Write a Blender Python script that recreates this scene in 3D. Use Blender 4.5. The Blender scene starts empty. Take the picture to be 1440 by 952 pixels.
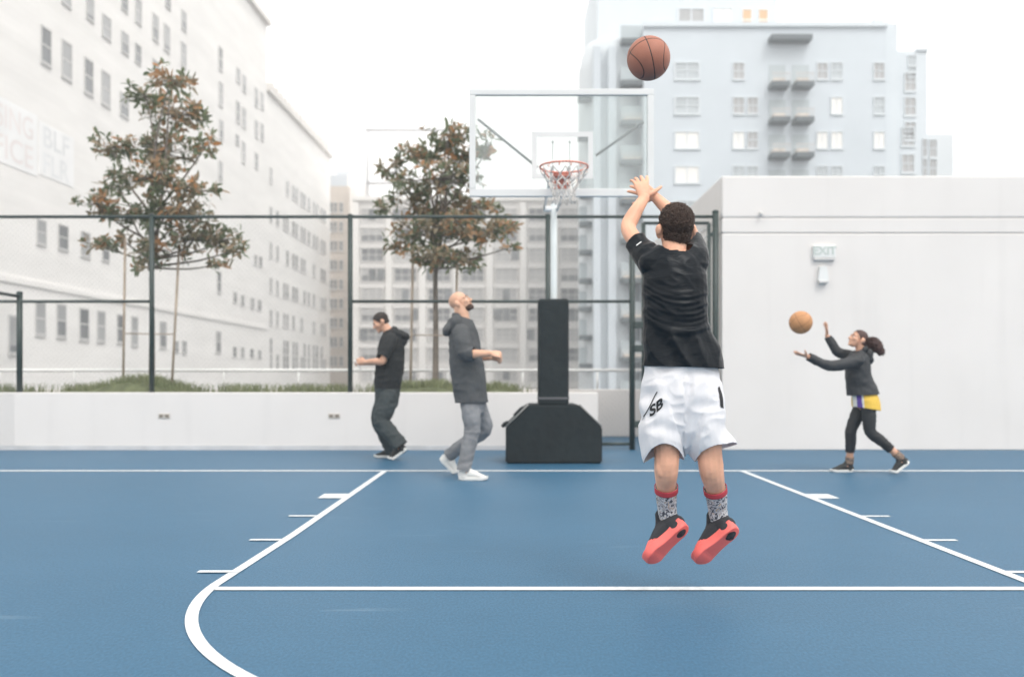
EXPOSURE = 0.42
CLOUD = 9
HAZE = 0.0020
import bpy, bmesh, math, random
from mathutils import Vector, Matrix, noise
from mathutils.bvhtree import BVHTree
random.seed(11)
SC = bpy.context.scene
COL = SC.collection
R = math.radians
FPX, CX, HY, CH = 1274.0, 716.0, 535.0, 1.02
V = Vector

def P(px, py, Y):
    """photo bearing + real distance -> world point (metres)"""
    return V(((px - CX) * Y / FPX, Y, CH + (HY - py) * Y / FPX))

# ------------------------------------------------------------------ materials
def mat(name, col, rough=0.6, var=0.0, vscale=4.0, bump=0.0, bscale=60.0, metal=0.0, col2=None, spec=0.5, detail=4.0, sss=0.0, coat=0.0, stretch=None):
    m = bpy.data.materials.new(name); m.use_nodes = True
    nt = m.node_tree; N = nt.nodes; L = nt.links
    b = N['Principled BSDF']
    b.inputs['Base Color'].default_value = (*col, 1)
    b.inputs['Roughness'].default_value = rough
    b.inputs['Metallic'].default_value = metal
    b.inputs['Specular IOR Level'].default_value = spec
    if sss:
        b.inputs['Subsurface Weight'].default_value = sss
        b.inputs['Subsurface Radius'].default_value = (0.012, 0.005, 0.003)
        b.inputs['Subsurface Scale'].default_value = 1.0
    if coat: b.inputs['Coat Weight'].default_value = coat
    if var or bump or col2:
        tc = N.new('ShaderNodeTexCoord'); mp = N.new('ShaderNodeMapping')
        L.new(tc.outputs['Object'], mp.inputs[0])
        if stretch: mp.inputs['Scale'].default_value = stretch
    if var or col2:
        nz = N.new('ShaderNodeTexNoise'); nz.inputs['Scale'].default_value = vscale; nz.inputs['Detail'].default_value = detail
        L.new(mp.outputs[0], nz.inputs['Vector'])
        rp = N.new('ShaderNodeValToRGB')
        rp.color_ramp.elements[0].position = 0.3; rp.color_ramp.elements[1].position = 0.7
        if col2:
            rp.color_ramp.elements[0].color = (*col, 1); rp.color_ramp.elements[1].color = (*col2, 1)
        else:
            rp.color_ramp.elements[0].color = (*[c * (1 - var) for c in col], 1)
            rp.color_ramp.elements[1].color = (*[min(1, c * (1 + var)) for c in col], 1)
        L.new(nz.outputs[0], rp.inputs[0]); L.new(rp.outputs[0], b.inputs['Base Color'])
    if bump:
        nb = N.new('ShaderNodeTexNoise'); nb.inputs['Scale'].default_value = bscale; nb.inputs['Detail'].default_value = 3
        L.new(mp.outputs[0], nb.inputs['Vector'])
        bp = N.new('ShaderNodeBump'); bp.inputs['Strength'].default_value = bump; bp.inputs['Distance'].default_value = 0.01
        L.new(nb.outputs[0], bp.inputs['Height']); L.new(bp.outputs[0], b.inputs['Normal'])
    return m

def nodes(m): return m.node_tree.nodes, m.node_tree.links, m.node_tree.nodes['Principled BSDF']

# ------------------------------------------------------------------ mesh helpers
def box(bm, x0, x1, y0, y1, z0, z1, mi=0):
    vs = [bm.verts.new(c) for c in ((x0,y0,z0),(x1,y0,z0),(x1,y1,z0),(x0,y1,z0),(x0,y0,z1),(x1,y0,z1),(x1,y1,z1),(x0,y1,z1))]
    for f in ((0,3,2,1),(4,5,6,7),(0,1,5,4),(1,2,6,5),(2,3,7,6),(3,0,4,7)):
        bm.faces.new([vs[i] for i in f]).material_index = mi
    return vs

def bbox(bm, x0, x1, y0, y1, z0, z1, bev=0.01, seg=2, mi=0):
    vs = box(bm, x0, x1, y0, y1, z0, z1, mi)
    es = {e for v in vs for e in v.link_edges}
    bmesh.ops.bevel(bm, geom=list(es), offset=bev, segments=seg, affect='EDGES', profile=0.5)

def prism(bm, pts, y0, y1, mi=0):
    """pts: list of (x,z), extruded along y"""
    a = [bm.verts.new((x, y0, z)) for x, z in pts]; b = [bm.verts.new((x, y1, z)) for x, z in pts]
    n = len(pts); fs = [bm.faces.new(a), bm.faces.new(b[::-1])]
    for i in range(n): fs.append(bm.faces.new((a[i], b[i], b[(i+1) % n], a[(i+1) % n])))
    for f in fs: f.material_index = mi
    return a + b

def catmull(vals, sub):
    """Catmull-Rom resample of a list of Vectors (any length)"""
    if sub <= 1 or len(vals) < 3 and sub <= 1: return vals
    out = []
    n = len(vals)
    for i in range(n - 1):
        p0 = vals[max(i-1, 0)]; p1 = vals[i]; p2 = vals[i+1]; p3 = vals[min(i+2, n-1)]
        for k in range(sub):
            t = k / sub
            out.append(0.5 * ((2*p1) + (p2-p0)*t + (2*p0-5*p1+4*p2-p3)*t*t + (3*p1-p0-3*p2+p3)*t*t*t))
    out.append(vals[-1])
    return out

def chain(bm, pts, rads, side=V((1,0,0)), n=16, sub=4, cap=True, mi=0, capk=1.0, ringmi=None):
    """tapered tube with elliptical rings; rads: r or (a,b), a along `side`"""
    rr = [V((r, r, 0)) if not isinstance(r, (tuple, list)) else V((r[0], r[1], 0)) for r in rads]
    ps = catmull([V(p) for p in pts], sub); rs = catmull(rr, sub)
    m = len(ps); rings = []
    tang = []
    for i in range(m):
        t = ps[min(i+1, m-1)] - ps[max(i-1, 0)]
        tang.append(t.normalized() if t.length > 1e-9 else V((0,0,1)))
    seq = []
    if cap:
        for th in (80, 55, 28):
            s = math.cos(R(th)); k = min(rs[0].x, rs[0].y) * capk
            seq.append((ps[0] - tang[0]*k*math.sin(R(th)), rs[0]*s, tang[0]))
    for i in range(m): seq.append((ps[i], rs[i], tang[i]))
    if cap:
        for th in (28, 55, 80):
            s = math.cos(R(th)); k = min(rs[-1].x, rs[-1].y) * capk
            seq.append((ps[-1] + tang[-1]*k*math.sin(R(th)), rs[-1]*s, tang[-1]))
    sd = V(side)
    for p, r, t in seq:
        a = sd - t*sd.dot(t)
        if a.length < 1e-4:
            a = t.orthogonal()
        a.normalize(); b = t.cross(a)
        rings.append([bm.verts.new(p + a*(r.x*math.cos(2*math.pi*j/n)) + b*(r.y*math.sin(2*math.pi*j/n))) for j in range(n)])
    for i in range(len(rings)-1):
        for j in range(n):
            f = bm.faces.new((rings[i][j], rings[i][(j+1) % n], rings[i+1][(j+1) % n], rings[i+1][j]))
            f.material_index = ringmi(i/(len(rings)-1)) if ringmi else mi
            f.smooth = True
    if cap:
        bm.faces.new(rings[0][::-1]).material_index = mi
        bm.faces.new(rings[-1]).material_index = mi
    return rings

def tube(bm, pts, r, n=8, sub=1, mi=0, cap=True):
    ps = [V(p) for p in pts]
    d = (ps[-1] - ps[0])
    side = V((0,0,1)) if abs(d.normalized().z) < 0.8 else V((1,0,0))
    rr = r if isinstance(r, (list, tuple)) else [r]*len(ps)
    rings = chain(bm, ps, list(rr), side, n, sub, cap=False, mi=mi)
    if cap:
        bm.faces.new(rings[0][::-1]).material_index = mi
        bm.faces.new(rings[-1]).material_index = mi

def ell(bm, c, r, rot=None, u=16, v=12):
    M = Matrix.Translation(V(c)) @ (rot.to_4x4() if rot is not None else Matrix.Identity(4)) @ Matrix.Diagonal((r[0], r[1], r[2], 1))
    bmesh.ops.create_uvsphere(bm, u_segments=u, v_segments=v, radius=1.0, matrix=M)

def bm_new(): return bmesh.new()

def to_mesh(bm, name, smooth=False, recalc=True):
    if recalc: bmesh.ops.recalc_face_normals(bm, faces=bm.faces)
    me = bpy.data.meshes.new(name); bm.to_mesh(me); bm.free()
    if smooth: me.shade_smooth()
    return me

def evaluated(me, mods):
    ob = bpy.data.objects.new('tmp', me); COL.objects.link(ob)
    for typ, kw in mods:
        m = ob.modifiers.new('m', typ)
        for k, v in kw.items(): setattr(m, k, v)
    bpy.context.view_layer.update()
    dg = bpy.context.evaluated_depsgraph_get()
    new = bpy.data.meshes.new_from_object(ob.evaluated_get(dg))
    bpy.data.objects.remove(ob); bpy.data.meshes.remove(me)
    return new

def fuse(bm, voxel, it=4, fac=0.5):
    me = to_mesh(bm, 'tmp')
    return evaluated(me, [('REMESH', dict(mode='VOXEL', voxel_size=voxel)), ('SMOOTH', dict(iterations=it, factor=fac))])

def displace(me, fn):
    me.update()
    nor = [v.normal.copy() for v in me.vertices]
    for v, n in zip(me.vertices, nor):
        v.co = v.co + n * fn(v.co, n)

def cut(me, cuts):
    """cuts: (co, no, centre, radius) remove what lies on the no side within the radius"""
    bm = bmesh.new(); bm.from_mesh(me)
    for co, no, cen, rad in cuts:
        fs = [f for f in bm.faces if (cen(f.calc_center_median()) if callable(cen) else (f.calc_center_median() - cen).length < rad)]
        es = {e for f in fs for e in f.edges}; vs = {v for f in fs for v in f.verts}
        bmesh.ops.bisect_plane(bm, geom=list(fs)+list(es)+list(vs), plane_co=co, plane_no=no, clear_outer=True, dist=1e-6)
    bm.to_mesh(me); bm.free()
    return me

def shell(me, t):
    me = evaluated(me, [('SOLIDIFY', dict(thickness=t, offset=-1.0))])
    me.shade_smooth()
    return me

# ------------------------------------------------------------------ scene objects
def tag(o, label=None, cat=None, group=None, kind=None):
    if label: o['label'] = label
    if cat: o['category'] = cat
    if group: o['group'] = group
    if kind: o['kind'] = kind
    return o

def empty(name, loc, label, cat, group=None, rz=0.0):
    o = bpy.data.objects.new(name, None); COL.objects.link(o)
    o.location = loc; o.rotation_euler = (0, 0, rz); o.empty_display_size = 0.2
    tag(o, label, cat, group)
    return o

def link(name, me, mats, parent=None, base=None, label=None):
    """base: world point the vertex coordinates are made relative to"""
    me.name = name
    if base is not None: me.transform(Matrix.Translation(-V(base)))
    o = bpy.data.objects.new(name, me); COL.objects.link(o)
    mats = mats if isinstance(mats, (list, tuple)) else [mats]
    me.materials.clear()
    for m in mats: me.materials.append(m)
    if parent is not None: o.parent = parent
    elif base is not None: o.location = base
    if label: o['label'] = label
    return o

def part(name, bm, mats, parent=None, base=None, smooth=False, label=None):
    return link(name, to_mesh(bm, name, smooth), mats, parent, base, label)

def copy_tree(o, parent=None):
    c = o.copy(); COL.objects.link(c); c.parent = parent
    for ch in list(o.children): copy_tree(ch, c)
    return c

def text_mesh(s, size, extrude=0.0, bold=0.0):
    cu = bpy.data.curves.new('t', 'FONT'); cu.body = s; cu.size = size; cu.extrude = extrude; cu.offset = bold
    cu.align_x = 'CENTER'; cu.align_y = 'CENTER'
    ob = bpy.data.objects.new('t', cu); COL.objects.link(ob)
    bpy.context.view_layer.update()
    me = bpy.data.meshes.new_from_object(ob.evaluated_get(bpy.context.evaluated_depsgraph_get()))
    bpy.data.objects.remove(ob); bpy.data.curves.remove(cu)
    return me

def ridged(co, sc, seed=0.0):
    n = noise.noise(V((co.x*sc[0]+seed, co.y*sc[1]+seed*1.7, co.z*sc[2]-seed)))
    return 1.0 - 2.0*abs(n)
# ================================================================== WORLD / CAMERA / LIGHT
w = bpy.data.worlds.new('World'); SC.world = w; w.use_nodes = True
WN, WL = w.node_tree.nodes, w.node_tree.links
sky = WN.new('ShaderNodeTexSky'); sky.sky_type = 'NISHITA'; sky.sun_disc = False
SUN_EL, SUN_AZ = R(54), R(150)
sky.sun_elevation = SUN_EL; sky.sun_rotation = SUN_AZ; sky.dust_density = 6.0; sky.air_density = 1.0; sky.ozone_density = 0.6
hs = WN.new('ShaderNodeHueSaturation'); hs.inputs['Saturation'].default_value = 0.10; hs.inputs['Value'].default_value = 1.5
# an even overcast cloud deck over the sky
ctc = WN.new('ShaderNodeTexCoord'); cnz = WN.new('ShaderNodeTexNoise'); cnz.inputs['Scale'].default_value = 2.2; cnz.inputs['Detail'].default_value = 5
WL.new(ctc.outputs['Generated'], cnz.inputs['Vector'])
ccr = WN.new('ShaderNodeValToRGB'); ccr.color_ramp.elements[0].position = .3; ccr.color_ramp.elements[1].position = .7
ccr.color_ramp.elements[0].color = (.965, .945, .92, 1); ccr.color_ramp.elements[1].color = (1, .985, .955, 1); WL.new(cnz.outputs[0], ccr.inputs[0])
csc = WN.new('ShaderNodeVectorMath'); csc.operation = 'SCALE'; csc.inputs['Scale'].default_value = CLOUD; WL.new(ccr.outputs[0], csc.inputs[0])
cmx = WN.new('ShaderNodeMix'); cmx.data_type = 'RGBA'; cmx.inputs['Factor'].default_value = .85
WL.new(hs.outputs[0], cmx.inputs['A']); WL.new(csc.outputs[0], cmx.inputs['B'])
WL.new(sky.outputs[0], hs.inputs['Color']); WL.new(cmx.outputs['Result'], WN['Background'].inputs[0])
WN['Background'].inputs[1].default_value = 0.15
sl = bpy.data.lights.new('sun', 'SUN'); sl.energy = 0.95; sl.angle = R(22); sl.color = (1, 0.97, 0.93)
so = bpy.data.objects.new('sun', sl); COL.objects.link(so)
sd = V((math.sin(SUN_AZ)*math.cos(SUN_EL), math.cos(SUN_AZ)*math.cos(SUN_EL), math.sin(SUN_EL)))
so.rotation_euler = sd.to_track_quat('Z', 'Y').to_euler(); so.location = (0, 0, 30)
cam = bpy.data.cameras.new('camera'); co_ = bpy.data.objects.new('camera', cam); COL.objects.link(co_); SC.camera = co_
co_.location = (0, 0, CH); co_.rotation_euler = (R(90), 0, 0)
cam.sensor_width = 36; cam.lens = FPX/1440*36; cam.shift_y = (HY-476)/1440; cam.shift_x = (720-CX)/1440
cam.clip_end = 2000; cam.clip_start = 0.05
cam.dof.use_dof = True; cam.dof.focus_distance = 4.3; cam.dof.aperture_fstop = 1.8
SC.view_settings.view_transform = 'Standard'; SC.view_settings.look = 'None'
SC.view_settings.exposure = EXPOSURE; SC.view_settings.gamma = 1.0
SC.render.engine = 'CYCLES'
SC.cycles.use_denoising = True; SC.cycles.max_bounces = 8; SC.cycles.volume_bounces = 2; SC.cycles.transparent_max_bounces = 24

# ================================================================== GROUND, COURT
def court_material():
    m = mat('court_acrylic', (0.05, 0.13, 0.23), 0.5, spec=.35)
    N, L, b = nodes(m)
    tc = N.new('ShaderNodeTexCoord')
    def nz(scale, det, st=None):
        t = N.new('ShaderNodeTexNoise'); t.inputs['Scale'].default_value = scale; t.inputs['Detail'].default_value = det
        if st:
            mp = N.new('ShaderNodeMapping'); mp.inputs['Scale'].default_value = st; L.new(tc.outputs['Object'], mp.inputs[0]); L.new(mp.outputs[0], t.inputs['Vector'])
        else: L.new(tc.outputs['Object'], t.inputs['Vector'])
        return t
    big = nz(0.55, 5, (0.6, 1.4, 1)); mid = nz(5, 6); fine = nz(260, 2); grain = nz(85, 5, (1.0, .5, 1))
    mx = N.new('ShaderNodeMix'); mx.data_type = 'RGBA'
    mx.inputs['A'].default_value = (0.024, 0.094, 0.168, 1); mx.inputs['B'].default_value = (0.037, 0.128, 0.224, 1)
    a1 = N.new('ShaderNodeMath'); a1.operation = 'MULTIPLY_ADD'; a1.inputs[1].default_value = 0.45
    L.new(mid.outputs[0], a1.inputs[0]); 
    a2 = N.new('ShaderNodeMath'); a2.operation = 'MULTIPLY_ADD'; a2.inputs[1].default_value = 0.7; a2.inputs[2].default_value = -0.1
    L.new(big.outputs[0], a2.inputs[0]); L.new(a2.outputs[0], a1.inputs[2])
    a3 = N.new('ShaderNodeMath'); a3.operation = 'MULTIPLY_ADD'; a3.inputs[1].default_value = 3.4; a3.inputs[2].default_value = -1.70
    L.new(grain.outputs[0], a3.inputs[0])
    a4 = N.new('ShaderNodeMath'); a4.operation = 'ADD'; a4.use_clamp = True
    L.new(a1.outputs[0], a4.inputs[0]); L.new(a3.outputs[0], a4.inputs[1]); L.new(a4.outputs[0], mx.inputs['Factor'])
    # pale dust specks and scuffs
    vo = N.new('ShaderNodeTexVoronoi'); vo.inputs['Scale'].default_value = 3.1; L.new(tc.outputs['Object'], vo.inputs['Vector'])
    sp = N.new('ShaderNodeMath'); sp.operation = 'LESS_THAN'; sp.inputs[1].default_value = 0.022; L.new(vo.outputs['Distance'], sp.inputs[0])
    sc = nz(3.0, 8, (0.35, 2.6, 1)); s2 = N.new('ShaderNodeMapRange'); s2.inputs[1].default_value = 0.66; s2.inputs[2].default_value = 0.8; s2.inputs[4].default_value = 0.38
    L.new(sc.outputs[0], s2.inputs[0])
    mxs = N.new('ShaderNodeMath'); mxs.operation = 'MULTIPLY_ADD'; mxs.inputs[1].default_value = 0.25; L.new(sp.outputs[0], mxs.inputs[0]); L.new(s2.outputs[0], mxs.inputs[2])
    m2 = N.new('ShaderNodeMix'); m2.data_type = 'RGBA'; m2.inputs['B'].default_value = (0.2, 0.3, 0.38, 1)
    L.new(mx.outputs['Result'], m2.inputs['A']); L.new(mxs.outputs[0], m2.inputs['Factor'])
    L.new(m2.outputs['Result'], b.inputs['Base Color'])
    bp = N.new('ShaderNodeBump'); bp.inputs['Strength'].default_value = 0.35; bp.inputs['Distance'].default_value = 0.003
    L.new(fine.outputs[0], bp.inputs['Height']); L.new(bp.outputs[0], b.inputs['Normal'])
    return m
M_court = court_material()
M_street = mat('street_asphalt', (0.06, 0.06, 0.062), 0.9, 0.2, 0.3)
bm = bm_new(); box(bm, -300, 300, -200, 340, -14.2, -14)
tag(part('street_ground', bm, M_street), kind='structure')
bm = bm_new(); box(bm, -22, 22, -14, 22, -14, 0)
tag(part('court', bm, [M_court]), kind='structure')

# painted lines
M_line = mat('court_line_paint', (0.64, 0.67, 0.69), 0.6, 0.16, 22, 0.2, 200, detail=8)
bm = bm_new()
def sheet(pts, z=0.004):
    bm.faces.new([bm.verts.new((x, y, z)) for x, y in pts])
LX, RX, BY, FY = -1.40, 2.625, 10.22, 4.435
lw = 0.030
sheet([(-14, BY-.052), (14, BY-.052), (14, BY+.052), (-14, BY+.052)])
sheet([(LX-.066-.027, FY+.10), (LX-.066+.027, FY+.10), (LX-.028+.028, 6.0), (LX-.028-.028, 6.0)]); sheet([(LX-.028-.028, 6.0), (LX-.028+.028, 6.0), (LX+lw, BY-.052), (LX-lw, BY-.052)])
sheet([(RX-lw, 1.2), (RX+lw, 1.2), (RX+lw, BY-.052), (RX-lw, BY-.052)][0:0] or [(RX-lw, FY), (RX+lw, FY), (RX+lw, BY-.052), (RX-lw, BY-.052)])
sheet([(LX-.066+.027, FY-.035), (RX-lw, FY-.035), (RX-lw, FY+.035), (LX-.066+.027, FY+.035)])
for yy, hh in ((7.97, .15), (6.80, .028), (5.78, .026), (4.82, .026)):
    sheet([(LX-lw-.225, yy-hh), (LX-lw-.01, yy-hh), (LX-lw-.01, yy+hh), (LX-lw-.225, yy+hh)], .0065)
    sheet([(RX+lw, yy-hh), (RX+lw+.20, yy-hh), (RX+lw+.20, yy+hh), (RX+lw, yy+hh)])
cxr, rad = (LX+RX)/2, (RX-LX)/2+.066
prev = None
for k in range(97):
    a = math.pi + math.pi*k/96
    lc_ = .027; o = (cxr+(rad+lc_)*math.cos(a), FY+.10+(rad+lc_)*math.sin(a)); i = (cxr+(rad-lc_)*math.cos(a), FY+.10+(rad-lc_)*math.sin(a))
    if prev: sheet([prev[0], o, i, prev[1]])
    prev = (o, i)
bmesh.ops.recalc_face_normals(bm, faces=bm.faces)
for f in bm.faces:
    if f.normal.z < 0: f.normal_flip()
tag(link('court_markings', to_mesh(bm, 'm', recalc=False), M_line), kind='structure')

# ================================================================== PLANTER WALL, SOIL, PARAPET, WHITE BUILDING
def stucco(name, col, var=0.035, streak=0.05, bump=0.25):
    m = mat(name, col, 0.85)
    N, L, b = nodes(m)
    tc = N.new('ShaderNodeTexCoord')
    n1 = N.new('ShaderNodeTexNoise'); n1.inputs['Scale'].default_value = 0.8; n1.inputs['Detail'].default_value = 6; L.new(tc.outputs['Object'], n1.inputs['Vector'])
    mp = N.new('ShaderNodeMapping'); mp.inputs['Scale'].default_value = (3.5, 3.5, 0.25); L.new(tc.outputs['Object'], mp.inputs[0])
    n2 = N.new('ShaderNodeTexNoise'); n2.inputs['Scale'].default_value = 1.0; n2.inputs['Detail'].default_value = 5; L.new(mp.outputs[0], n2.inputs['Vector'])
    m1 = N.new('ShaderNodeMapRange'); m1.inputs[1].default_value = 0.35; m1.inputs[2].default_value = 0.65; m1.inputs[3].default_value = 1 - var; m1.inputs[4].default_value = 1 + var*.4
    m2 = N.new('ShaderNodeMapRange'); m2.inputs[1].default_value = 0.55; m2.inputs[2].default_value = 0.8; m2.inputs[3].default_value = 1; m2.inputs[4].default_value = 1 - streak
    L.new(n1.outputs[0], m1.inputs[0]); L.new(n2.outputs[0], m2.inputs[0])
    mu = N.new('ShaderNodeMath'); mu.operation = 'MULTIPLY'; L.new(m1.outputs[0], mu.inputs[0]); L.new(m2.outputs[0], mu.inputs[1])
    vm = N.new('ShaderNodeVectorMath'); vm.operation = 'SCALE'; vm.inputs[0].default_value = col; L.new(mu.outputs[0], vm.inputs['Scale'])
    L.new(vm.outputs[0], b.inputs['Base Color'])
    n3 = N.new('ShaderNodeTexNoise'); n3.inputs['Scale'].default_value = 45; n3.inputs['Detail'].default_value = 4; L.new(tc.outputs['Object'], n3.inputs['Vector'])
    bp = N.new('ShaderNodeBump'); bp.inputs['Strength'].default_value = bump; bp.inputs['Distance'].default_value = 0.004
    L.new(n3.outputs[0], bp.inputs['Height']); L.new(bp.outputs[0], b.inputs['Normal'])
    return m
M_wall = stucco('white_stucco', (0.735, 0.702, 0.678))
M_bldg = stucco('white_render', (0.725, 0.694, 0.670))
M_soil = mat('soil', (0.07, 0.055, 0.04), 0.95, 0.3, 6, 0.6, 30)
M_fix = mat('step_light_metal', (0.50, 0.46, 0.41), 0.5, 0.1)
M_fixd = mat('step_light_dark', (0.20, 0.17, 0.14), 0.6)
WY, WTOP = 13.26, 0.845
wr = empty('planter_wall', (-4, WY, 0), 'long low white rendered wall along the back of the court, under the tall fence', 'wall')
b0 = V((-4, WY, 0))
bm = bm_new(); bbox(bm, -21, 1.30, WY, WY+.20, 0.0, WTOP, .012); part('wall_body', bm, M_wall, wr, b0)
bm = bm_new(); bbox(bm, -21, 1.302, WY-.006, WY+.001, 0.001, 0.07, .002, 1); part('base_trim', bm, mat('trim_grey', (0.55, 0.55, 0.56), .8, .1), wr, b0)
for px in (-14, 231, 470, 677):
    c = P(px, 585, WY); c.y = WY
    bm = bm_new(); bbox(bm, c.x-.085, c.x+.085, WY-.010, WY+.002, c.z-.035, c.z+.035, .004)
    f = part('step_light', bm, M_fix, wr, b0)
    bm = bm_new()
    for s in (-1, 1): box(bm, c.x+s*.042-.026, c.x+s*.042+.026, WY-.0125, WY-.009, c.z-.02, c.z+.02)
    part('louvre', bm, M_fixd, f, b0)
bm = bm_new(); box(bm, -21, 1.29, WY+.20, 16.42, 0.0, 0.80)
tag(part('planter_soil', bm, M_soil), kind='structure')
# parapet behind the planter and its rail
pr = empty('parapet_wall', (-4, 16.45, 0), 'white parapet at the far roof edge, behind the planting and the gate', 'parapet')
bm = bm_new(); bbox(bm, -21, 8, 16.45, 16.65, 0, 0.86, .015); part('wall_body', bm, M_wall, pr, V((-4, 16.45, 0)))
M_rail = mat('white_rail_paint', (0.78, 0.78, 0.77), .4, .05)
gr = empty('guard_rail', (-4, 16.5, .86), 'thin white guard rail standing on the far parapet', 'railing')
bm = bm_new(); tube(bm, [(-21, 16.5, 1.205), (3.0, 16.5, 1.205)], .028, 8); part('top_rail', bm, M_rail, gr, V((-4, 16.5, .86)), True)
for k in range(14):
    x = .246 + 1.36*(k-12)
    bm = bm_new(); tube(bm, [(x, 16.5, .86), (x, 16.5, 1.18)], .02, 8); part('post', bm, M_rail, gr, V((-4, 16.5, .86)), True)

# white windowless building on the right
wb = empty('white_building', (8, 13.3, 0), 'blank white rendered building beside the gate, two thin joints along its top', 'building')
b0 = V((8, 13.3, 0)); WBX = 3.125; WBY = 13.30
zt = P(1200, 247.5, WBY).z; j1 = P(1200, 307, WBY).z; j2 = P(1200, 327.5, WBY).z
def wslab(name, z0, z1, ins=0.0, bev=.012):
    bm = bm_new(); bbox(bm, WBX+ins, 21, WBY+ins, 20, z0, z1, bev); return part(name, bm, M_bldg, wb, b0)
wslab('wall_body', 0, j2-.018); wslab('joint_core', j2-.03, j1+.03, .02, .004); wslab('wall_band', j2+.018-.012, j1-.012, 0, .008); wslab('parapet', j1+.012, zt, 0, .02)

# exit sign, emergency lamp and small spotlight on that building
M_sign = mat('exit_sign_plastic', (0.70, 0.71, 0.70), .45, .04)
M_signg = mat('exit_sign_letters', (0.49, 0.545, 0.51), .5)
M_grey = mat('fixture_grey', (0.54, 0.53, 0.52), .5, .1)
c = P(1158, 355, WBY); c.y = WBY
es = empty('exit_sign', c, 'pale exit sign box high on the white building', 'sign')
bm = bm_new(); bbox(bm, c.x-.165, c.x+.165, WBY-.05, WBY, c.z-.085, c.z+.10, .012); part('housing', bm, M_sign, es, c)
bm = bm_new(); bbox(bm, c.x-.155, c.x+.155, WBY-.06, WBY, c.z-.125, c.z-.086, .01); part('base_tray', bm, M_grey, es, c)
tm = text_mesh('EXIT', .165, .002, .004); tm.transform(Matrix.Translation((c.x, WBY-.053, c.z+.012)) @ Matrix.Rotation(R(90), 4, 'X')); link('lettering', tm, M_signg, es, c)
c = P(1156, 386, WBY); c.y = WBY
el = empty('emergency_light', c, 'small white emergency lamp fixed below the exit sign', 'wall lamp')
bm = bm_new(); prism(bm, [(c.x-.075, c.z-.10), (c.x+.075, c.z-.10), (c.x+.05, c.z+.11), (c.x-.05, c.z+.11)], WBY-.07, WBY); part('housing', bm, M_sign, el, c)
bm = bm_new(); bbox(bm, c.x-.068, c.x+.068, WBY-.085, WBY, c.z-.135, c.z-.101, .006); part('lens', bm, M_grey, el, c)
c = P(1069, 302.5, WBY); c.y = WBY
sp = empty('wall_spotlight', c, 'tiny dark spotlight on the white building above its upper joint', 'wall lamp')
M_dark = mat('dark_fixture', (0.06, 0.06, 0.06), .5)
bm = bm_new(); tube(bm, [(c.x, WBY, c.z+.03), (c.x, WBY-.05, c.z+.03)], .018, 10); part('bracket', bm, M_grey, sp, c, True)
bm = bm_new(); ell(bm, (c.x, WBY-.06, c.z), (.026, .03, .034)); part('lamp_head', bm, M_grey, sp, c, True)

# ================================================================== FENCE AND GATE
M_fence = mat('green_fence_paint', (0.028, 0.045, 0.042), .45, .15, 20)
M_mesh = mat('fence_wire', (0.16, 0.18, 0.17), .5)
FZ = 13.35
def fx(px): return (px-CX)*FZ/FPX
ZT = P(0, 305, FZ).z; ZM = P(0, 424, FZ).z
def post(bm, x, z0, z1, r=.038, y=FZ):
    tube(bm, [(x, y, z0), (x, y, z1)], r, 10); ell(bm, (x, y, z1), (r*1.15, r*1.15, r*.7), None, 10, 6)
def wires(bm, x0, x1, z0, z1, y=FZ, step=.075, r=.0005):
    h = z1-z0; k = x0-h
    while k < x1:
        for sgn in (0, 1):
            a0, a1 = max(k, x0), min(k+h, x1)
            if a1-a0 > .01:
                if sgn == 0: p, q = (a0, y, z0+(a0-k)), (a1, y, z0+(a1-k))
                else: p, q = (a0, y+.003, z1-(a0-k)), (a1, y+.003, z1-(a1-k))
                tube(bm, [p, q], r, 3, cap=False)
        k += step
fe = empty('chain_link_fence', (-4, FZ, WTOP), 'tall dark green pipe and wire fence running behind the hoop along the white wall', 'fence')
b0 = V((-4, FZ, WTOP))
posts = [(-430, WTOP), (-120, WTOP), (213.5, WTOP), (492.5, WTOP), (770.5, 0), (889, 0)]
for px, z0 in posts:
    bm = bm_new(); post(bm, fx(px), z0, ZT+.02, .036 if px < 850 else .042); part('post', bm, M_fence, fe, b0, True)
bm = bm_new(); tube(bm, [(fx(-430), FZ, ZT), (fx(1006), FZ, ZT)], .024, 8); part('top_rail', bm, M_fence, fe, b0, True)
bm = bm_new(); tube(bm, [(fx(-430), FZ, ZM), (fx(210), FZ, ZM)], .022, 8); part('middle_rail', bm, M_fence, fe, b0, True)
bm = bm_new(); tube(bm, [(fx(495), FZ, ZM), (fx(889), FZ, ZM)], .022, 8); part('middle_rail', bm, M_fence, fe, b0, True)
bm = bm_new(); tube(bm, [(1.34, FZ, .085), (fx(889), FZ, .085)], .024, 8); part('bottom_rail', bm, M_fence, fe, b0, True)
bm = bm_new(); wires(bm, fx(-100), 1.32, WTOP+.02, ZT-.02); part('wire_mesh', bm, M_mesh, fe, b0)
bm = bm_new(); wires(bm, 1.34, fx(886), .10, ZT-.02); part('wire_mesh', bm, M_mesh, fe, b0)
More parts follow.
